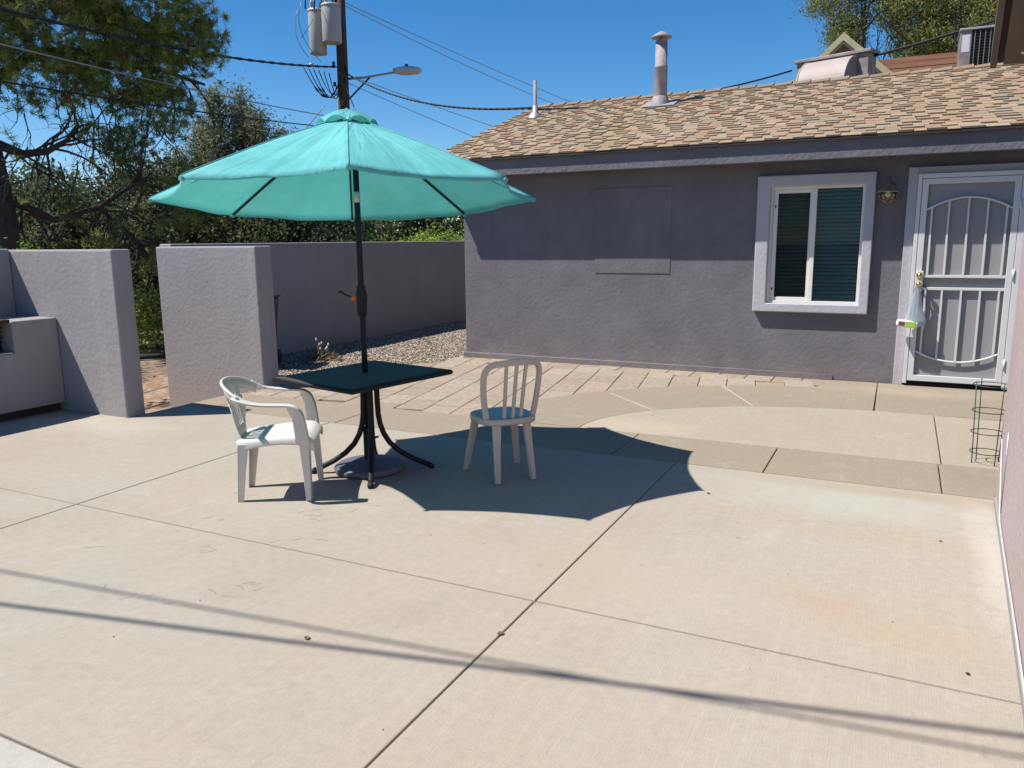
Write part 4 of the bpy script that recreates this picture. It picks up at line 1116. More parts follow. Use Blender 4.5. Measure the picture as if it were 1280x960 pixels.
# backrest: shell from the rear of the seat up to the rail; slots left as real gaps
b = B(); bm = b.bm
na_, nz_ = 37, 11; bg_ = {}
def back_pt(s, t):
    # s -1..1 across, t 0..1 up ; at the top it wraps forward into the arms
    wid = lerp(0.150, 0.262, t ** 0.8)
    x = wid * math.sin(s * 1.30) / math.sin(1.30)
    depth = lerp(0.03, 0.14, t) * (1 - math.cos(s * 1.30)) / (1 - math.cos(1.30))
    y = -0.210 - 0.095 * t + depth
    z = SZ - 0.035 + lerp(0, 0.360, t) - 0.075 * (abs(s) ** 2.2) * t
    return Vector((x, y, z))
for i in range(na_):
    for j in range(nz_):
        bg_[i, j] = bm.verts.new(back_pt(i / (na_ - 1) * 2 - 1, j / (nz_ - 1)))
for i in range(na_ - 1):
    for j in range(nz_ - 1):
        s = abs((i + 0.5) / (na_ - 1) * 2 - 1)
        tt = (j + 0.5) / (nz_ - 1)
        if s > 0.50 + 0.10 * math.cos((tt - .5) * 6) and tt < 0.80: continue       # side cut-outs below the arms
        if 2 <= j <= 7 and i in (12, 14, 16, 19, 21, 23): continue                  # slots
        bm.faces.new((bg_[i, j], bg_[i + 1, j], bg_[i + 1, j + 1], bg_[i, j + 1])).smooth = True
bmesh.ops.delete(bm, geom=[v for v in bm.verts if not v.link_faces], context='VERTS')
bk = b.obj('backrest', M['plastic'], ch, solid=0.006)
# rounded top rail
b = B(); b.tube([back_pt(s, 1.0) for s in np.linspace(-1, 1, 33)], 0.0095, 8); b.obj('top_rail', M['plastic'], bk)
for sx in (-1, 1):
    b = B()
    e = back_pt(sx, 1.0); e2 = back_pt(sx * 0.86, 0.97)
    pts = [e2, e + Vector((0, 0.0, -0.004)), (sx * 0.266, -0.10, 0.622), (sx * 0.262, 0.0, 0.612), (sx * 0.256, 0.10, 0.610), (sx * 0.250, 0.150, 0.600), (sx * 0.242, 0.182, 0.570), (sx * 0.235, 0.196, 0.52), (sx * 0.226, 0.205, 0.45), (sx * 0.219, 0.212, 0.385)]
    nr = [(sx, 0, 0.6), (sx * 0.4, 0, 1), (0, 0, 1), (0, 0, 1), (0, 0.1, 1), (0, 0.5, 0.8), (0, 1, 0.3), (0, 1, 0), (0, 1, 0), (0, 1, 0)]
    # inner web facing sideways for the post: keep the arm flat on top and turn down at the front
    ribbon(b, pts, [0.04, 0.048, 0.056, 0.060, 0.060, 0.060, 0.058, 0.056, 0.056, 0.060], nr, 0.014)
    b.obj('armrest', M['plastic'], ch, bevel=0.003, sub=1)
    b = B()
    # side web under arm post, visible as a broad flat plate from the side
    poly = [(0.118, 0.600), (0.175, 0.588), (0.205, 0.53), (0.222, 0.40), (0.225, 0.36), (0.145, 0.37), (0.140, 0.45), (0.132, 0.53), (0.105, 0.585)]
    vs = [[b.bm.verts.new((sx * (0.252 - 0.06 * (0.60 - z)) + q, y, z)) for y, z in poly] for q in (-0.003, 0.003)]
    b.bm.faces.new(vs[0]); b.bm.faces.new(vs[1][::-1])
    for i in range(len(poly)): b.bm.faces.new((vs[0][i], vs[1][i], vs[1][(i + 1) % len(poly)], vs[0][(i + 1) % len(poly)]))
    b.obj('arm_post', M['plastic'], ch, bevel=0.002)

# --- bistro side chair seen from behind
fd = Vector((-0.77, 0.63)).normalized()
c2 = thing('side_chair', 'cream plastic slat-back chair with blue seat standing in the umbrella shadow', 'chair', (-2.325, 4.535, 0), math.atan2(-fd.x, fd.y))
S2 = 0.415
for (tx, ty, bx_, by_) in ((-0.135, 0.125, -0.195, 0.20), (0.135, 0.125, 0.195, 0.20), (-0.105, -0.145, -0.127, -0.205), (0.105, -0.145, 0.127, -0.205)):
    b = B(); sx = 1 if tx > 0 else -1; sy = 1 if ty > 0 else -1
    pts = [(tx, ty, S2 - 0.012), (lerp(tx, bx_, .5), lerp(ty, by_, .45), S2 * .5), (bx_, by_, 0.001)]
    ribbon(b, pts, [0.062, 0.048, 0.040], [(sx * .35, sy, 0)] * 3, 0.030)
    b.obj('leg', M['cream_plastic'], c2, bevel=0.008)
b = B(); bm = b.bm
def seat_r(a):  # rounded square outline
    c_, s_ = abs(math.cos(a)), abs(math.sin(a)); return 0.195 / ((c_ ** 3 + s_ ** 3) ** (1 / 3))
prof2 = [(0.0, -0.006), (0.5, -0.004), (0.80, 0.001), (0.93, 0.006), (1.0, 0.002), (1.03, -0.012), (1.02, -0.035), (0.96, -0.036), (0.9, -0.014), (0.0, -0.016)]
rings = []
for (q, z) in prof2:
    if q == 0: rings.append([bm.verts.new((0, 0, S2 + z))])
    else: rings.append([bm.verts.new((q * seat_r(a) * math.cos(a), q * seat_r(a) * math.sin(a), S2 + z)) for a in np.linspace(0, 2 * math.pi, 41)[:-1]])
for a_, c_ in zip(rings[:-1], rings[1:]):
    for k in range(40):
        j = (k + 1) % 40
        if len(a_) == 1: f = bm.faces.new((a_[0], c_[k], c_[j]))
        elif len(c_) == 1: f = bm.faces.new((a_[k], c_[0], a_[j]))
        else: f = bm.faces.new((a_[k], c_[k], c_[j], a_[j]))
        f.smooth = True
st = b.obj('seat', M['cream_plastic'], c2)
b = B(); rings = []
for q, z in ((0.0, -0.0010), (0.5, 0.0008), (0.78, 0.004), (0.90, 0.0075)):
    rings.append([b.bm.verts.new((0, 0, S2 + z))] if q == 0 else [b.bm.verts.new((q * seat_r(a) * math.cos(a), q * seat_r(a) * math.sin(a), S2 + z)) for a in np.linspace(0, 2 * math.pi, 41)[:-1]])
for a_, c_ in zip(rings[:-1], rings[1:]):
    for k in range(40):
        j = (k + 1) % 40
        f = b.bm.faces.new((a_[0], c_[k], c_[j]) if len(a_) == 1 else (a_[k], c_[k], c_[j], a_[j])); f.smooth = True
b.obj('seat_pad', M['blue_seat'], st)
def bow_y(x, z): return -0.165 - 0.075 * ((z - S2) / 0.37) - 0.035 * (1 - (x / 0.19) ** 2) * 0 + 0.06 * (x / 0.19) ** 2
def bp_(x, z): return Vector((x, bow_y(x, z), z))
loop = []
zt = 0.790
for z in np.linspace(S2 - 0.02, zt - 0.09, 7): loop.append(bp_(-0.165 - 0.030 * math.sin((z - S2) / 0.37 * 2.2), z))
for t in np.linspace(0.15, 1, 7): a = t * math.pi / 2; loop.append(bp_(-0.193 + 0.075 * (1 - math.cos(a)), zt - 0.085 + 0.080 * math.sin(a)))
for x in (-0.06, 0, 0.06): loop.append(bp_(x, zt + 0.003 * (1 - abs(x) * 8)))
for t in np.linspace(1, 0.15, 7): a = t * math.pi / 2; loop.append(bp_(0.193 - 0.075 * (1 - math.cos(a)), zt - 0.085 + 0.080 * math.sin(a)))
for z in np.linspace(zt - 0.09, S2 - 0.02, 7): loop.append(bp_(0.165 + 0.030 * math.sin((z - S2) / 0.37 * 2.2), z))
b = B(); ribbon(b, loop, [0.040] * len(loop), [(0.25 * (p.x / 0.19), -1, 0.15) for p in loop], 0.020)
b.obj('back_frame', M['cream_plastic'], c2, bevel=0.006)
for x in (-0.068, 0.0, 0.068):
    b = B(); pts = [bp_(x * lerp(0.85, 1.0, t), lerp(S2 - 0.02, zt - 0.012, t)) for t in np.linspace(0, 1, 8)]
    ribbon(b, pts, [0.024] * 8, [(0, -1, 0.15)] * 8, 0.014); b.obj('back_slat', M['cream_plastic'], c2, bevel=0.004)

# ================================================================== TOMATO CAGE
cg = thing('tomato_cage', 'dark green wire plant cage standing by the right hand wall near the door', 'plant cage', (0.60, 6.14, 0))
for z, rr in ((0.55, 0.115), (0.37, 0.108), (0.22, 0.103), (0.08, 0.098)):
    b = B(); b.tube([(rr * math.cos(t), rr * math.sin(t), z) for t in np.linspace(0, 6.2832, 33)[:-1]], 0.0034, 6, closed=True); b.obj('ring', M['cage'], cg)
for k in range(4):
    a = R(30 + 90 * k); b = B(); b.tube([(0.096 * math.cos(a), 0.096 * math.sin(a), 0.0), (0.117 * math.cos(a), 0.117 * math.sin(a), 0.58)], 0.0034, 6); b.obj('stake', M['cage'], cg)

# ================================================================== BIN
bn = thing('wheelie_bin', 'dark green rubbish bin half hidden behind the short stucco wall', 'bin', (-7.26, 7.36, 0), R(20))
b = B()
v0 = [b.bm.verts.new(p) for p in ((-.17, -.2, 0.04), (.17, -.2, 0.04), (.17, .2, 0.04), (-.17, .2, 0.04))]; v1 = [b.bm.verts.new(p) for p in ((-.235, -.27, 0.86), (.235, -.27, 0.86), (.235, .27, 0.86), (-.235, .27, 0.86))]
b.bm.faces.new(v0[::-1]); b.bm.faces.new(v1)
for i in range(4): b.bm.faces.new((v0[i], v0[(i + 1) % 4], v1[(i + 1) % 4], v1[i]))
b.obj('body', M['bin'], bn, bevel=0.02)
b = B(); b.box((-0.255, -0.29, 0.865), (0.255, 0.29, 0.90), bev=0.015); b.obj('lid', M['bin'], bn)
b = B(); b.tube([(-0.21, 0.30, 0.84), (0.21, 0.30, 0.84)], 0.014, 8); b.obj('handle', M['bin'], bn)
for sx in (-1, 1):
    b = B(); b.tube([(sx * 0.15, 0.22, 0.10), (sx * 0.20, 0.22, 0.10)], 0.10, 16); b.obj('wheel', M['black'], bn)

# ================================================================== UTILITY POLE, TRANSFORMERS, STREET LIGHT, WIRES
UX, UY = -13.5, 17.36
up = thing('utility_pole', 'dark brown wooden utility pole rising behind the teal umbrella', 'utility pole', (UX, UY, LOW))
b = B(); b.tube([(0, 0, -0.0), (0.03, 0.02, 5.0), (0.06, 0.05, 11.5)], [0.17, 0.15, 0.115], 14); b.obj('shaft', M['pole_wood'], up)
b = B(); b.box((-1.3, -0.19, 10.9), (1.3, -0.09, 11.02)); xa = b.obj('crossarm', M['pole_wood'], up, rot=(0, 0, R(38)))
for x in (-1.2, -0.5, 0.5, 1.2):
    b = B(); b.lathe([(0.02, 0), (0.05, 0.04), (0.03, 0.07), (0.05, 0.10), (0.0, 0.16)], 12, (x, -0.14, 11.02)); b.obj('insulator', M['tank'], xa)
for (dx_, dy_, dz_) in ((-0.13, -0.12, 6.45), (0.16, -0.02, 6.30), (-0.14, -0.10, 5.95), (0.14, -0.06, 6.02)):
    b = B(); b.lathe([(0.0, -0.05), (0.045, -0.05), (0.03, -0.02), (0.045, 0.01), (0.03, 0.03), (0.045, 0.05), (0, 0.06)], 10, (dx_, dy_, dz_)); b.obj('insulator', M['black'], up)
right = Vector((0.80, 0.60, 0)); back = Vector((-0.60, 0.80, 0))     # across / along the line of sight
def polep(a, z, d=0.0): return Vector((UX, UY, 0)) + right * a + back * d + Vector((0, 0, z))
def transformer(a, d, z0, h, r, label):
    p = polep(a, z0, d)
    t = thing('transformer', label, 'transformer', tuple(p), 0, 'transformers on the utility pole')
    b = B(); b.lathe([(0, 0.0), (r * .93, 0.0), (r, 0.03), (r, h - .05), (r * .96, h)], 24); b.obj('tank', M['tank'], t)
    b = B(); b.lathe([(r * 1.05, h - 0.02), (r * 1.06, h), (r * 1.0, h + .03), (r * .5, h + .06), (0, h + .07)], 24); b.obj('lid', M['tank'], t)
    for aa in (-0.12, 0.12):
        b = B(); b.lathe([(0.05, h + .03), (0.05, h + .09), (0.035, h + .11), (0.055, h + .14), (0.035, h + .17), (0.05, h + .20), (0.02, h + .23), (0.015, h + .32), (0, h + .33)], 12, (aa * right.x, aa * right.y, 0)); b.obj('bushing', M['wire_pale'] if aa < 0 else M['black'], t)
    b = B(); b.box((-0.05, -0.03, 0.2), (0.05, 0.05, h - 0.2)); b.obj('mounting_bracket', M['galv'], t, loc=tuple(back * (r * 1.0)))
    return t
transformer(-0.54, -0.05, 6.30, 1.04, 0.22, 'taller grey transformer can hanging on the left side of the pole')
transformer(-0.17, -0.42, 6.50, 0.88, 0.24, 'shorter grey transformer can hanging in front of the pole')
sl = thing('street_light', 'pale cobra head street light on a braced arm beside the utility pole', 'street light', tuple(polep(0.12, 5.75)))
b = B(); b.tube([(0, 0, -0.02), tuple(right * 0.5 + Vector((0, 0, 0.03))), tuple(right * 1.28 + Vector((0, 0, 0.18)))], [0.032, 0.03, 0.027], 10); b.obj('arm', M['galv'], sl)
b = B(); b.tube([(0, 0, -0.58), tuple(right * 0.62 + Vector((0, 0, 0.04)))], 0.022, 8); b.obj('brace', M['black'], sl)
b = B(); bm = b.bm; rings = []
for k in range(13):
    t = k / 12; L_ = 1.22 + 0.76 * t
    w = 0.05 + 0.13 * math.sin(min(1, t * 1.25) * math.pi * .5) * (1 if t < 0.93 else 0.75); h1 = 0.045 + 0.085 * math.sin(math.pi * min(.9, t * .8 + .12)); h0 = 0.05 + 0.05 * math.sin(math.pi * t)
    if k == 12: w *= .3; h1 *= .4; h0 *= .4
    ring_ = []
    for j in range(14):
        a = 2 * math.pi * j / 14; s_ = math.sin(a)
        ring_.append(bm.verts.new(right * L_ + back * (w * math.cos(a)) + Vector((0, 0, 0.20 + 0.03 * t + (h1 * s_ if s_ > 0 else h0 * s_)))))
    rings.append(ring_)
for a_, c_ in zip(rings[:-1], rings[1:]):
    for j in range(14): bm.faces.new((a_[j], a_[(j + 1) % 14], c_[(j + 1) % 14], c_[j])).smooth = True
bm.faces.new(rings[0][::-1]); bm.faces.new(rings[-1]); b.obj('lamp_head', M['lamp_head'], sl)
b = B(); b.lathe([(0.045, 0), (0.045, 0.05), (0.03, 0.065), (0, 0.065)], 12, tuple(right * 1.58 + Vector((0, 0, 0.33)))); b.obj('photocell', M['black'], sl)

def cat(a, c, sag, n=18):
    a, c = Vector(a), Vector(c)
    return [a.lerp(c, t) - Vector((0, 0, 4 * sag * t * (1 - t))) for t in np.linspace(0, 1, n)]
def wire(a, c, sag, r, label, m='wire', name='overhead_wire', twist=False, group=None):
    b = B(); pts = cat(a, c, sag, 110 if twist else 20)
    b.tube(pts, r, 6)
    if twist:
        for ph in (0, math.pi):
            hel = [p + Vector((0.6 * math.cos(i * 1.3 + ph), -0.4 * math.cos(i * 1.3 + ph), math.sin(i * 1.3 + ph))) * (r * 0.9) for i, p in enumerate(pts)]
            b.tube(hel, r * 0.6, 5)
    return tag(b.obj(name, M[m], None), label, 'wire', group)
PP = polep(0, 5.98)
# left hand bundle and thin lines (continue far past the frame)
wire(polep(-0.12, 6.02), (-8.6, -2.5, 4.55), 0.62, 0.022, 'thick black cable bundle crossing the pine from the pole to the left', twist=True)
wire(polep(-0.10, 4.75), (-8.3, -2.5, 4.0), 0.22, 0.012, 'thin pale wire sloping across the pine canopy', 'wire_pale')
wire(polep(-0.10, 4.50), (-8.9, -2.5, 3.45), 0.22, 0.014, 'thin black wire lowest across the pine canopy')
wire(polep(0.12, 5.88), (-5.19, 11.3, 3.52), 0.30, 0.016, 'twisted service cable from the pole to the small roof pipe', twist=True)
wire((-5.17, 11.33, 3.50), (-1.72, 13.05, 4.02), 0.14, 0.013, 'black cable running along the ridge to the evaporative cooler')
wire((-0.62, 13.0, 4.10), (3.6, 13.2, 5.25), 0.10, 0.020, 'black cable rising from the cooler to the right hand eave')
wire((-15.6, 5.5, 9.2), (-9.6, 42.0, 5.9), 0.45, 0.011, 'highest thin wire crossing the open sky above the roof', 'wire_pale')
wire(polep(0.1, 7.55), (-10.6, 40.5, 6.2), 0.40, 0.010, 'second thin wire sloping down across the open sky', 'wire_pale')
wire(polep(0.12, 5.85), (-12.2, 36.0, 4.9), 0.10, 0.010, 'thin wire running just below the street light', 'wire_pale')
wire(polep(0.12, 5.65), (-14.2, 36.0, 4.5), 0.10, 0.010, 'lowest thin wire right of the pole, above the umbrella', 'wire_pale')
wire(polep(0.02, 5.75), polep(0.95, 3.2, -1.0), 0.0, 0.014, 'steel guy wire coming down the right of the pole', 'wire_pale', 'guy_wire')
wire(polep(-0.45, 5.05), polep(-2.2, 3.2, 0.4), 0.0, 0.012, 'steel guy wire going down left behind the umbrella', 'wire_pale', 'guy_wire')
# loops of cable around the pole
jl = thing('cable_loops', 'black drooping cable loops and splices left of the utility pole', 'cable loops', tuple(polep(0, 5.6)))
rl = random.Random(9)
for k in range(6):
    x0 = -0.95 + 0.13 * k; x1 = -0.10; z0 = 0.40 - 0.03 * k; z1 = -0.05 - 0.04 * k + rl.uniform(-.1, .1); dip = 0.55 - 0.06 * k
    b = B(); pts = []
    for t in np.linspace(0, 1, 14):
        x = lerp(x0, x1, t); z = lerp(z0, z1, t) - dip * 4 * t * (1 - t) * (0.6 + 0.5 * t)
        pts.append(right * x + back * (-0.15 - 0.05 * math.sin(7 * t + k)) + Vector((0, 0, z)))
    b.tube(pts, [0.012 + (0.018 if k < 3 and 3 < i < 8 and i % 2 else 0) for i in range(14)], 6); b.obj('loop', M['wire'], jl)
for k, (a0, z0, a1, z1, bow) in enumerate(((-0.95, 1.55, -0.75, 0.45, -0.18), (-0.85, 1.75, -0.45, 0.35, -0.25), (-0.3, 1.95, -0.9, 0.9, 0.05), (-0.35, 2.1, -0.55, 1.5, -0.1))):
    b = B(); pts = [right * (lerp(a0, a1, t) + bow * 4 * t * (1 - t)) + back * (-0.85) + Vector((0, 0, lerp(z0, z1, t))) for t in np.linspace(0, 1, 10)]
    b.tube(pts, 0.009, 5); b.obj('lead', M['wire_pale'], jl)
b = B()
for k in range(4):
    b.tube([right * (-0.8 + 0.22 * k) + back * -.3 + Vector((0, 0, 1.72)), right * (-0.78 + 0.22 * k) + back * -.3 + Vector((0, 0, 2.0)), right * (-0.7 + 0.22 * k) + back * -.2 + Vector((0, 0, 3.4))], 0.018, 6)
b.obj('riser', M['wire'], jl)
W1 = cat(polep(-0.12, 6.02), (-8.6, -2.5, 4.55), 0.62, 110)
for (p_, lab) in ((tuple(W1[30]), 'small dark splice clamp on the thick cable beside the pine tip'), (tuple(W1[8]), 'small pale clamp on the thick cable near the pole')):
    b = B(); b.tube([(-0.05, 0, 0), (0.0, 0, 0.03), (0.08, 0.05, 0.05)], [0.02, 0.035, 0.015], 8); tag(b.obj('cable_clamp', M['galv'], None, loc=p_), lab, 'clamp')

# overhead service cables whose shadows cross the foreground
ms = thing('service_mast', 'galvanised service mast on the roof of the side building', 'mast', (1.5, 1.6, 3.4))
b = B(); b.tube([(0, 0, 0), (0, 0, 1.6), (-0.05, 0, 1.68), (-0.12, 0, 1.62)], 0.03, 10); b.obj('pipe', M['galv'], ms)
HZ = 4.3
def over(g0, g1, z0, z1, label, r, ext0=6.0):
    a = Vector((g0[0] - 0.535 * z0, g0[1] - 0.36 * z0, z0)); c = Vector((g1[0] - 0.535 * z1, g1[1] - 0.36 * z1, z1))
    d_ = (c - a)
    pts = [a - d_ * ext0 * 0.5 + Vector((0, 0, 0.8)), a - d_ * ext0 * 0.25 + Vector((0, 0, 0.25)), a, (a + c) / 2 - Vector((0, 0, 0.0)), c, Vector((1.40, 1.6, 5.02))]
    b = B(); b.tube(pts, r, 6)
    tag(b.obj('service_cable', M['wire'], None), label, 'cable')
over((-3.55, 1.855), (0.44, 2.70), HZ, HZ + 0.25, 'thick overhead cable that throws the dark line across the foreground concrete', 0.0155)
over((-3.90, 2.085), (0.42, 2.58), HZ + 0.6, HZ + 0.5, 'thinner overhead cable that throws the fainter line across the concrete', 0.010)

# ================================================================== NEIGHBOURING BUILDING
nb = thing('neighbouring_building', 'far building with brown plank parapet and pale yellow gable above the ridge', 'building', (0.5, 22, LOW))
b = B(); b.box((-1.55, 0.05, 0), (9, 6, 5.35)); b.obj('wall', M['gable'], nb)
for k in range(9):
    z = 5.0 + k * 0.125
    b = B(); b.box((-1.57, -0.02 - 0.006 * (k % 2), z + 0.004), (9, 0.03, z + 0.121), bev=0.004); b.obj('plank', M['plank'], nb)
b = B()
ax, az = -2.17, 6.60
tri = [(ax - 1.75, az - 1.6), (ax + 1.75, az - 1.6), (ax, az)]
vs = [[b.bm.verts.new((x, y, z)) for x, z in tri] for y in (-0.6, -0.30)]
b.bm.faces.new(vs[0]); b.bm.faces.new(vs[1][::-1])
for i in range(3): b.bm.faces.new((vs[0][i], vs[1][i], vs[1][(i + 1) % 3], vs[0][(i + 1) % 3]))
b.obj('gable_end', M['gable'], nb)
for sx in (-1, 1):
    for off, w_, yy in ((0.0, 0.13, -0.72), (-0.17, 0.06, -0.66)):
        b = B(); p0 = (ax, az + 0.09 + off); p1 = (ax + sx * 1.85, az + 0.09 + off - 1.69)
        vs = []
        for y in (yy, -0.602):
            vs.append([b.bm.verts.new((x, y, z)) for x, z in (p0, p1, (p1[0], p1[1] - w_ * 1.35), (p0[0], p0[1] - w_ * 1.35))])
        b.bm.faces.new(vs[0]); b.bm.faces.new(vs[1][::-1])
        for i in range(4): b.bm.faces.new((vs[0][i], vs[1][i], vs[1][(i + 1) % 4], vs[0][(i + 1) % 4]))
        if sx == 1:
            for v in b.bm.verts: v.co.y -= 0.002
        b.obj('rake_trim', M['yellow_trim'], nb)
b = B(); b.box((ax - 1.5, -0.55, 0), (ax + 0.6, 5, az - 1.61)); b.obj('gable_body', M['gable'], nb)

# ================================================================== VEGETATION
def unit(v): return v / np.maximum(np.linalg.norm(v, axis=-1, keepdims=True), 1e-9)
def leaves(centres, size, cols, r_, aspect=2.2, droop=0.0, name='crown', parent=None, m=None):
    """one folded quad per centre"""
    n = len(centres)
    d = unit(r_.normal(size=(n, 3)) + np.array([0, 0, -droop])); s = unit(np.cross(d, r_.normal(size=(n, 3))))
    L = (size * r_.uniform(.6, 1.35, n))[:, None]; Wd = L / aspect
    p = centres
    V = np.stack([p - d * L / 2, p + s * Wd / 2, p + d * L / 2, p - s * Wd / 2], 1).reshape(-1, 3)
    F = np.arange(n * 4).reshape(n, 4)
    return fast(name, V, F, cols, m or M['leaf'], parent)
def blob_points(blobs, n, r_, clump=0.16, shell=0.5, nclump=None):
    """points gathered in clumps near ellipsoid surfaces; blobs: (x,y,z,rx,ry,rz,weight)"""
    w = np.array([q[6] for q in blobs], float); w /= w.sum()
    nc = nclump or max(30, n // 40)
    ci = r_.choice(len(blobs), nc, p=w)
    B_ = np.array([q[:6] for q in blobs])[ci]
    dirs = unit(r_.normal(size=(nc, 3))); rad = r_.uniform(shell, 1.0, nc) ** 0.7 * (1 + 0.12 * r_.normal(size=nc))
    C = B_[:, :3] + dirs * rad[:, None] * B_[:, 3:6]
    tone = r_.uniform(0, 1, nc)
    k = r_.integers(0, nc, n)
    P = C[k] + r_.normal(size=(n, 3)) * clump * r_.uniform(.5, 1.3, nc)[k][:, None]
    return P, tone[k], C
def mixcols(tone, a, b, r_, jit=0.18):
    a, b = np.array(a), np.array(b)
    c = a[None] * (1 - tone[:, None]) + b[None] * tone[:, None]
    return np.clip(c * r_.uniform(1 - jit, 1 + jit, (len(tone), 1)), 0, 1)
def branch(b, p, d, L, r0, depth, r_, tips, kids=3, spread=0.7, curve=0.15, grav=0.0, n=6):
    pts = [Vector(p)]; dd = Vector(d).normalized(); rs = [r0]
    for i in range(n):
        dd = (dd + Vector(r_.normal(size=3)) * curve + Vector((0, 0, -grav))).normalized()
        pts.append(pts[-1] + dd * (L / n)); rs.append(r0 * (1 - 0.72 * (i + 1) / n))
    b.tube(pts, rs, 5 if r0 < 0.05 else 8, cap=False)
    if depth == 0: tips.extend(tuple(q) for q in pts[2:]); return
    for k in range(kids):
        t = r_.uniform(0.35, 1.0); i = min(n, int(t * n)); q = pts[i]
        dn = (dd + Vector(r_.normal(size=3)) * spread).normalized()
        branch(b, q, dn, L * r_.uniform(.45, .7), rs[i] * 0.75, depth - 1, r_, tips, kids, spread, curve, grav, max(4, n - 1))

# --- big pine at the left
rp_ = np.random.default_rng(21)
pine = thing('pine_tree', 'big dark trunked pine with drooping needle tufts at the left edge', 'tree', (-9.5, 5.75, LOW))
OX = Vector((-9.5, 5.75, LOW))
b = B(); tips = []
tr = [(0.02, 0.02, 0.0), (0.0, 0.0, 0.5), (-0.03, -0.05, 1.6), (-0.10, -0.12, 3.0), (-0.22, -0.28, 4.4), (-0.2, -0.3, 6.0), (-0.1, -0.1, 7.6)]
b.tube(tr, [0.34, 0.27, 0.235, 0.205, 0.18, 0.14, 0.06], 16)
pt_ = b.obj('trunk', M['bark'], pine)
b = B()
def arm(pts, r0): 
    n_ = len(pts); b.tube(pts, [r0 * (1 - 0.75 * i / (n_ - 1)) for i in range(n_)], 7, cap=False); return [Vector(p) for p in pts]
rt = Vector((0.55, 0.83, 0)); cm = Vector((0.83, -0.55, 0))
def rp3(a, z, c_=0.0): return rt * a + cm * c_ + Vector((0, 0, z))
limbs = [arm([rp3(0, 3.05), rp3(0.25, 2.95), rp3(0.5, 2.98, .1), rp3(0.72, 3.12, .1), rp3(0.85, 3.3, .2)], 0.06),
         arm([rp3(0, 4.3), rp3(0.5, 4.75, .2), rp3(1.0, 4.8, .3), rp3(1.5, 4.55, .3), rp3(2.0, 4.35, .3)], 0.09),
         arm([rp3(0, 3.7), rp3(0.5, 4.1), rp3(1.1, 4.2, -.2), rp3(1.8, 4.1, -.3), rp3(2.4, 3.95, -.3)], 0.07),
         arm([rp3(0.1, 2.4), rp3(0.5, 2.2), rp3(1.0, 2.35), rp3(1.35, 2.6), rp3(1.5, 2.75)], 0.05),
         arm([rp3(0, 4.9), rp3(-0.4, 5.4, .5), rp3(-0.8, 5.6, .8), rp3(-1.4, 5.8, .9)], 0.08),
         arm([rp3(0, 4.6), rp3(0.4, 4.9, .6), rp3(0.8, 4.9, 1.1), rp3(1.2, 4.7, 1.5)], 0.07),
         arm([rp3(0, 5.2), rp3(0.6, 5.8, -.2), rp3(1.2, 6.0, -.4), rp3(1.8, 6.0, -.5)], 0.08),
         arm([rp3(1.0, 2.35), rp3(1.15, 2.15), rp3(1.35, 2.0), rp3(1.5, 1.75), rp3(1.75, 1.5)], 0.03)]
for L_ in limbs:
    for i in range(1, len(L_)):
        for q in range(4):
            t_ = rp_.uniform(); p = L_[i - 1].lerp(L_[i], t_)
            d_ = (L_[i] - L_[i - 1]).normalized() + Vector(rp_.normal(size=3)) * 0.8 + Vector((0, 0, -0.3))
            branch(b, p, d_, rp_.uniform(.4, .9), 0.017, 1, rp_, tips, 3, 0.6, 0.22, 0.10, 5)
# bare drooping twigs below the crown
for q in range(46):
    p = rp3(rp_.uniform(0.1, 1.9), rp_.uniform(2.6, 3.9), rp_.uniform(-.5, .5))
    branch(b, p, Vector((rp_.normal() * .4, rp_.normal() * .4, -1)), rp_.uniform(.5, 1.2), 0.009, 1, rp_, [], 3, 0.5, 0.25, 0.02, 6)
b.obj('limbs', M['twig'], pine)
blobs = [(*rp3(0.7, 5.1, .3), 1.2, 1.2, 0.75, 4), (*rp3(1.65, 4.65, .3), 0.75, 0.9, 0.62, 3.2), (*rp3(2.1, 4.35, .2), 0.50, 0.6, 0.42, 1.4), (*rp3(-0.3, 5.4, .6), 1.3, 1.2, 0.8, 4),
         (*rp3(1.3, 3.95, 0), 0.75, 0.8, 0.42, 2.2), (*rp3(1.75, 3.55, 0), 0.48, 0.6, 0.35, 1.0), (*rp3(0.6, 3.75, .3), 0.6, 0.6, 0.4, 0.9), (*rp3(1.35, 3.1, 0), 0.30, 0.35, 0.25, .5),
         (*rp3(0.2, 6.2, 0), 1.6, 1.6, 0.9, 3.0), (*rp3(1.3, 5.85, 0), 1.1, 1.1, 0.5, 1.6), (*rp3(2.05, 2.5, .2), 0.35, .4, .5, .7)]
blobs = [tuple(q) for q in blobs]
blobs.append((*rp3(-0.2, 4.35, .2), .9, .8, .55, 2.2)); blobs.append((*rp3(0.9, 4.3, .2), .8, .7, .5, 1.8))
nt_ = 7200
wts = np.array([q[6] for q in blobs], float); wts /= wts.sum()
ci = rp_.choice(len(blobs), nt_, p=wts); BB = np.array([q[:6] for q in blobs])[ci]
C = BB[:, :3] + unit(rp_.normal(size=(nt_, 3))) * (rp_.uniform(0.35, 1.0, nt_) ** .6)[:, None] * BB[:, 3:6] * (1 + .1 * rp_.normal(size=(nt_, 1)))
tp = np.array(tips); sel = tp[rp_.integers(0, len(tp), 700)] if len(tp) else np.zeros((0, 3))
C = np.concatenate([C, sel]); nt_ = len(C)
NN = 22
axis = unit(rp_.normal(size=(nt_, 3)) * .6 + np.array([0.25, 0.2, 0.15]))
nd = unit(axis[:, None] * 0.9 + rp_.normal(size=(nt_, NN, 3)) * 0.62)
ln = rp_.uniform(.07, .135, (nt_, NN, 1)); sd_ = unit(np.cross(nd, rp_.normal(size=(nt_, NN, 3)))) * 0.0042
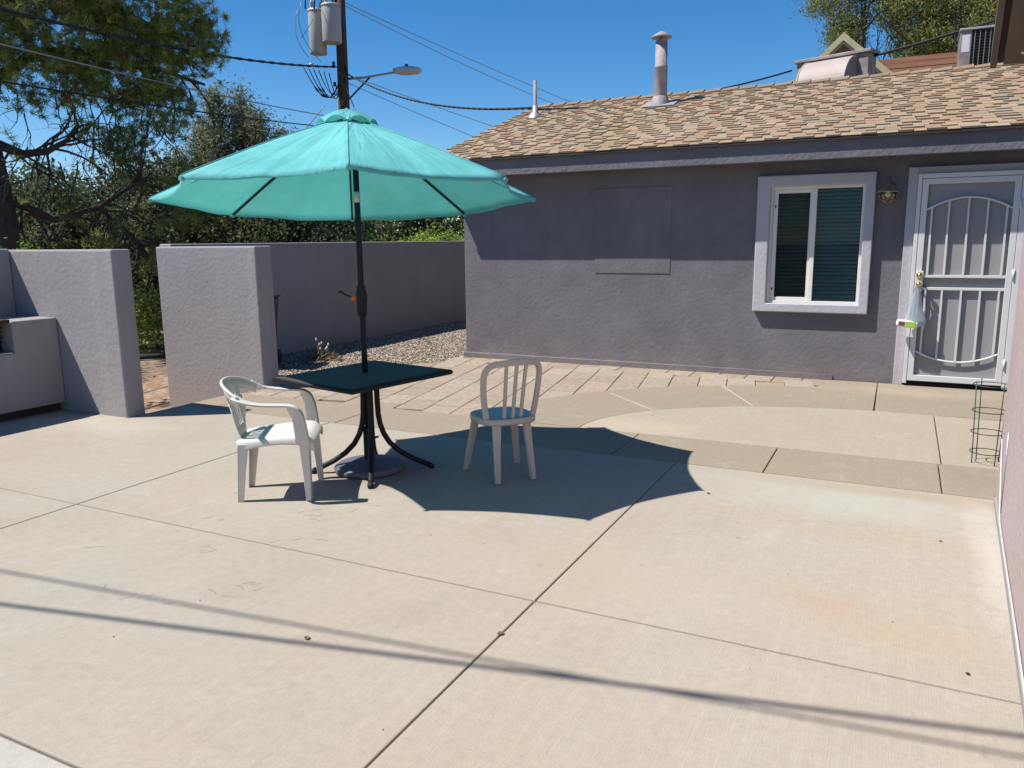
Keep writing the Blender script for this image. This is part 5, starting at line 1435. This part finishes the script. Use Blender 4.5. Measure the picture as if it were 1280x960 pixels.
c0 = C[:, None] + rp_.normal(size=(nt_, NN, 3)) * 0.012
V = np.stack([c0 - sd_, c0 + sd_, c0 + nd * ln], 2).reshape(-1, 3)
tone = rp_.uniform(0, 1, nt_)
cc = mixcols(tone, (0.150, 0.220, 0.065), (0.400, 0.430, 0.130), rp_, .2)
br_ = rp_.uniform(size=nt_) < 0.07; cc[br_] = (0.20, 0.12, 0.05)
fast('crown', V, np.arange(len(V)).reshape(-1, 3), np.repeat(cc, NN, 0), M['leaf'], pine)
# nest-like dark mass of dead wood on the upper limb
b = B()
for k in range(40):
    a = rp_.uniform(0, 6.28); p = rp3(0.85 + .35 * math.cos(a), 4.72 + rp_.uniform(-.12, .12), 0.6 + .2 * math.sin(a))
    branch(b, p, Vector(rp_.normal(size=3)), 0.3, 0.012, 0, rp_, [], 0, .4, .3, 0, 4)
b.obj('dead_twigs', M['bark'], pine)
pine.location = (-14.5, 8.86, LOW - 1.0); pine.scale = (1.53, 1.53, 1.53)

def bush(name, label, base, blobs, n, size, ca, cb, seed, cat_='shrub', group=None, aspect=2.0, clump=.12, trunks=((0, 0, 0.05),), h=1.5, shell=.45, droop=0.0):
    """base: world xy; blobs relative to base"""
    r_ = np.random.default_rng(seed)
    t = thing(name, label, cat_, (base[0], base[1], LOW), 0, group)
    b = B()
    for (tx, ty, tr_) in trunks:
        branch(b, (tx, ty, 0), (r_.normal() * .1, r_.normal() * .1, 1), h, tr_, 2, r_, [], 4, .55, .12, -.02, 6)
    b.obj('trunk', M['twig'], t)
    P, tone, _ = blob_points(blobs, n, r_, clump=clump, shell=shell)
    P[:, 2] = np.maximum(P[:, 2], 0.02)
    leaves(P, size, mixcols(tone, ca, cb, r_), r_, aspect, droop, 'crown', t)
    return t
DARK_A, DARK_B = (0.060, 0.082, 0.044), (0.165, 0.192, 0.100)
# dark hedge trees behind the garden walls
hed = [(-18.4, 8.4, 3.1, 2.1), (-18.0, 11.9, 3.2, 2.0), (-16.4, 13.6, 3.6, 2.1), (-13.0, 15.0, 3.2, 2.0), (-15.6, 16.2, 3.4, 2.0)]
hlab = ['dark shaded thicket tree directly behind the pine trunk', 'dark shaded thicket tree seen above the opening in the walls', 'dark thicket tree under the left edge of the umbrella'
        ,'dark thicket tree below the left half of the umbrella', 'taller dark thicket tree behind the umbrella left rib']
for i, (x, y, h_, r_0) in enumerate(hed):
    bl = [(0, 0, h_ * .62, r_0, r_0, h_ * .42, 3), (0.5, .7, h_ * .3, r_0 * .95, r_0 * .95, h_ * .3, 2), (-.5, -.6, h_ * .3, r_0 * .9, r_0 * .9, h_ * .3, 2), (0.3, -.3, h_ * .92, r_0 * .5, r_0 * .5, .35, .6)]
    bush('thicket_tree', hlab[i], (x, y), bl, 30000, 0.105, DARK_A, DARK_B, 40 + i, 'tree', 'dark thicket trees beyond the garden walls', 1.8, .22, ((0, 0, .09), (.4, .3, .06), (-.4, -.2, .06)), h_ * .7)
bush('thicket_tree', 'low leafy tree added unseen beyond the left edge to shade the ground outside the opening', (-12.9, 5.5), [(0, 0, 3.6, 1.2, 1.2, 1.1, 3), (.4, .5, 3.0, 1.1, 1.1, .8, 2)], 14000, 0.09, DARK_A, DARK_B, 49, 'tree', None, 2.0, .2, ((0, 0, .09),), 3.0)  # unseen tree, added out of frame to throw shade on this ground
# grey green eucalyptus-like tree with several pointed tops
r_ = np.random.default_rng(77)
eu = thing('eucalyptus_tree', 'grey green tree with feathery upright tops left of the umbrella peak', 'tree', (-14.2, 14.4, LOW))
b = B()
tops = []
for (a, z, w_) in ((-0.95, 4.55, .34), (-0.55, 5.25, .42), (0.0, 5.35, .38), (0.42, 4.85, .32), (-1.4, 3.9, .5), (0.9, 4.5, .4)):
    p = right * a + back * r_.uniform(-.3, .3)
    b.tube([(0.0, 0, 0), (p.x * .5, p.y * .5, z * .4), (p.x, p.y, z * .75), (p.x * 1.02, p.y * 1.02, z)], [.11, .07, .035, .008], 7, cap=False)
    for k in range(9):
        q = Vector((p.x * .95, p.y * .95, z * r_.uniform(.45, .95))); branch(b, q, (r_.normal() * .6, r_.normal() * .6, .8), r_.uniform(.3, .6), .012, 1, r_, [], 3, .5, .15, .0, 4)
    tops.append((p.x, p.y, z - .35, w_ * .55, w_ * .55, .55, 1.0)); tops.append((p.x * .97, p.y * .97, z - 1.0, w_ * .8, w_ * .8, .6, 1.5))
b.obj('trunk', M['twig'], eu)
tops += [(right.x * a, right.y * a, z, 1.1, 1.1, .7, 2.6) for a, z in ((-1.9, 2.9), (-1.0, 3.2), (0.0, 3.4), (.9, 3.2), (-0.5, 2.2), (1.5, 2.6))]
P, tone, _ = blob_points(tops, 60000, r_, clump=.13, shell=.3, nclump=1500)
leaves(P, 0.085, mixcols(tone, (0.145, 0.165, 0.100), (0.310, 0.315, 0.200), r_), r_, 3.2, .4, 'crown', eu)
# farther belt of trees that closes the horizon
FAR = [(-27.5, 12.5, 4.4), (-27.0, 18.0, 4.4), (-25.0, 22.5, 4.6), (-22.5, 25.5, 4.4), (-19.5, 27.5, 4.0), (-16.8, 29.0, 3.5), (-14.0, 29.5, 3.4), (-11.5, 30.0, 3.4)]
FL = ['distant olive tree far left behind the pine', 'distant olive tree left of the opening, behind the thicket', 'distant olive tree above the opening', 'distant olive tree behind the grey green tree', 'distant olive tree directly behind the utility pole',
      'distant olive tree just right of the utility pole, over the wall', 'distant olive tree over the middle of the boundary wall', 'distant olive tree beside the left corner of the house']
for i, (x, y, h_) in enumerate(FAR):
    bl = [(0, 0, h_ * .6, 2.2, 2.2, h_ * .42, 3), (1.0, .8, h_ * .3, 2.2, 2.2, h_ * .3, 2), (-1, -.6, h_ * .3, 2.2, 2.2, h_ * .3, 2)]
    bush('distant_tree', FL[i], (x, y), bl, 16000, 0.19, (0.050, 0.070, 0.030), (0.130, 0.155, 0.065), 140 + i, 'tree', 'distant trees closing the view', 1.7, .28, ((0, 0, .12),), h_ * .6)
# sunlit shrubs over the boundary wall
for i, (x, y, lab) in enumerate(((-11.4, 15.2, 'sunlit yellow green shrub over the boundary wall just right of the umbrella pole'), (-10.3, 15.9, 'sunlit green shrub above the middle of the boundary wall'), (-9.35, 16.7, 'sunlit bright green shrub above the wall beside the house corner'))):
    bl = [(0, 0, 1.5, .85, .85, .62, 3), (.35, .4, 1.2, .8, .8, .6, 2), (-.4, -.3, 1.0, .8, .8, .8, 2)]
    bush('green_shrub', lab, (x, y), bl, 9000, 0.075, (0.17, 0.26, 0.05), (0.36, 0.46, 0.10), 60 + i, 'shrub', 'sunlit shrubs behind the boundary wall', 1.9, .12, ((0, 0, .04),), 1.4)
# bush through the opening, shrubs at far left
bush('yellow_green_bush', 'yellow green flowering bush seen through the opening between the walls', (-12.0, 9.75), [(0, 0, .55, .85, .85, .55, 3), (.5, .5, .5, .7, .7, .5, 2), (-.3, -.5, .6, .7, .7, .5, 2)], 11000, 0.055, (0.15, 0.22, 0.05), (0.52, 0.52, 0.12), 81, 'shrub', None, 1.9, .1, ((0, 0, .03),), .9)
bush('green_shrub', 'bright green shrub at the far left edge behind the pine trunk', (-13.0, 7.0), [(0, 0, 1.5, .8, .8, .7, 3), (.4, .6, 1.2, .7, .7, .7, 2)], 7000, 0.07, (0.08, 0.15, 0.03), (0.18, 0.28, 0.06), 82, 'shrub', None, 1.9, .12, ((0, 0, .04),), 1.4)
b = B(); b.tube([(-12.1 + 1.25 * math.cos(t), 9.75 + 1.25 * math.sin(t), LOW + 0.06) for t in np.linspace(-2.4, 0.7, 26)], 0.045, 8)
tag(b.obj('garden_hose', M['wire'], None), 'black curved edging tube on the ground before the yellow green bush', 'edging')
# tall tree at upper right beyond the roofs
r_ = np.random.default_rng(91)
tt = thing('mesquite_tree', 'tall olive green tree with airy crown above the plank parapet at upper right', 'tree', (0.4, 28, LOW))
b = B()
for (a, lean) in ((-1.1, -.35), (0.2, .05), (1.6, .3)):
    branch(b, (a, 0, 0), (lean * .25, 0, 1), 8.6, .20, 3, r_, [], 4, .5, .08, -.01, 9)
b.obj('trunk', M['twig'], tt)
bl = [(-0.2, 0, 8.6, 1.5, 1.6, 1.15, 4), (1.2, 0, 8.2, 1.4, 1.5, 1.3, 4), (0.4, 0, 7.4, 1.6, 1.6, .7, 3), (-1.5, 0, 9.6, 1.1, 1.1, .8, 2), (1.0, 0, 10.2, 2.2, 1.8, .9, 3), (-2.55, .3, 8.5, .62, .7, .55, 1.0), (-2.6, 0, 7.9, .45, .5, .35, .6), (-3.3, .2, 9.1, .55, .6, .3, .45), (-2.3, 0, 9.7, .9, .9, .5, 1.0), (2.4, 0, 7.4, .6, .8, .7, .6)]
P, tone, _ = blob_points(bl, 110000, r_, clump=.19, shell=.25, nclump=1500)
leaves(P, 0.10, mixcols(tone, (0.120, 0.155, 0.052), (0.310, 0.315, 0.110), r_), r_, 3.4, .7, 'crown', tt)

# ================================================================== SMALL THINGS ON THE GROUND
dp = thing('dry_plant', 'dark dried plant with bleached tips lying on the gravel', 'plant', (-6.92, 8.2, 0))
r_ = np.random.default_rng(5); b = B(); 
for k in range(46): branch(b, (r_.normal() * .06, r_.normal() * .06, -.01), (r_.normal(), r_.normal(), .35), .22, .012, 1, r_, [], 2, .6, .25, .05, 4)
b.obj('stems', M['dry'], dp)
b = B()
for k in range(7):
    p = Vector((r_.normal() * .07, r_.normal() * .07, r_.uniform(.10, .25))); b.lathe([(0, 0), (.012, .008), (.014, .02), (.006, .045), (0, .045)], 6, tuple(p))
o = b.obj('bleached_husk', M['pale_dry'], dp); o['kind'] = 'stuff'
def curl_leaf(loc, s, label, m='dry'):
    b = B(); bm = b.bm; g_ = {}
    for i in range(5):
        for j in range(3):
            t = i / 4; w = math.sin(math.pi * min(max(t, .06), .96)) * .42; x = (t - .5) * s; y = (j - 1) * w * s
            g_[i, j] = bm.verts.new((x, y, .004 + s * (.35 * abs(j - 1) * w + .25 * (t - .5) ** 2)))
    for i in range(4):
        for j in range(2): bm.faces.new((g_[i, j], g_[i + 1, j], g_[i + 1, j + 1], g_[i, j + 1]))
    return tag(b.obj('dry_leaf', M[m], None, loc=loc, rot=(0, 0, random.uniform(0, 6)), solid=0.001), label, 'leaf')
curl_leaf((-1.34, 2.575, 0), 0.030, 'small dark curled leaf lying on the long patio joint in the foreground')
curl_leaf((-2.02, 2.215, 0), 0.028, 'dry tan leaf alone on the foreground concrete left of centre', 'dry')
curl_leaf((0.31, 3.03, 0), 0.017, 'tiny orange brown leaf at the joint near the right wall', 'rust')
curl_leaf((0.27, 4.40, 0), 0.016, 'tiny dark leaf on the pale slab near the right wall')
curl_leaf((-0.98, 4.68, 0), 0.022, 'tiny leaf just outside the right edge of the umbrella shadow')
# fallen pine needles
b = B(); r_ = np.random.default_rng(13)
cl = [(-3.0, 3.35), (-2.9, 3.55), (-3.05, 2.7), (-2.75, 2.35), (-3.3, 2.2), (-2.9, 2.15), (-3.7, 2.45), (-2.7, 3.0), (-3.35, 3.05), (-2.55, 2.45), (-3.05, 3.3), (-2.6, 2.5), (-3.8, 1.95), (-3.6, 3.45), (-4.2, 2.3)]
for (x, y) in cl:
    for k in range(int(r_.integers(1, 4))):
        a = r_.uniform(-.5, 1.3); p = Vector((x + r_.normal() * .09, y + r_.normal() * .05, .003)); L_ = r_.uniform(.03, .09); cv = r_.uniform(-.7, .7)
        pts = [p + Vector((math.cos(a + cv * t) * L_ * t, math.sin(a + cv * t) * L_ * t, 0)) for t in (0, .35, .7, 1)]
        b.tube(pts, 0.0006, 3, cap=False)
tag(b.obj('pine_needles', M['dry'], None), 'thin brown pine needles and twigs scattered on the foreground concrete', 'pine needles', kind='stuff')
b = B()
for k in range(70):
    x = r_.uniform(-5.5, .4); y = r_.uniform(1.7, 7.5); s = r_.uniform(.0012, .0035)
    b.lathe([(0, 0), (s, .001), (s * .8, s * .8), (0, s)], 5, (x, y, .001))
tag(b.obj('grit', M['dry'], None), 'scattered specks of grit and seeds over the patio', 'grit', kind='stuff')
# debris drift along the foot of the right wall
b = B()
for k in range(120):
    y = r_.uniform(1.6, 5.25); x = rwx(y) - .02 - abs(r_.normal()) * .05; s = r_.uniform(.0008, .0025)
    b.lathe([(0, 0), (s, .001), (s * .7, s * .7), (0, s)], 5, (x, y, .001))
tag(b.obj('wall_foot_debris', M['pale_dry'], None), 'pale crumbs of debris along the foot of the right wall', 'debris', kind='stuff')
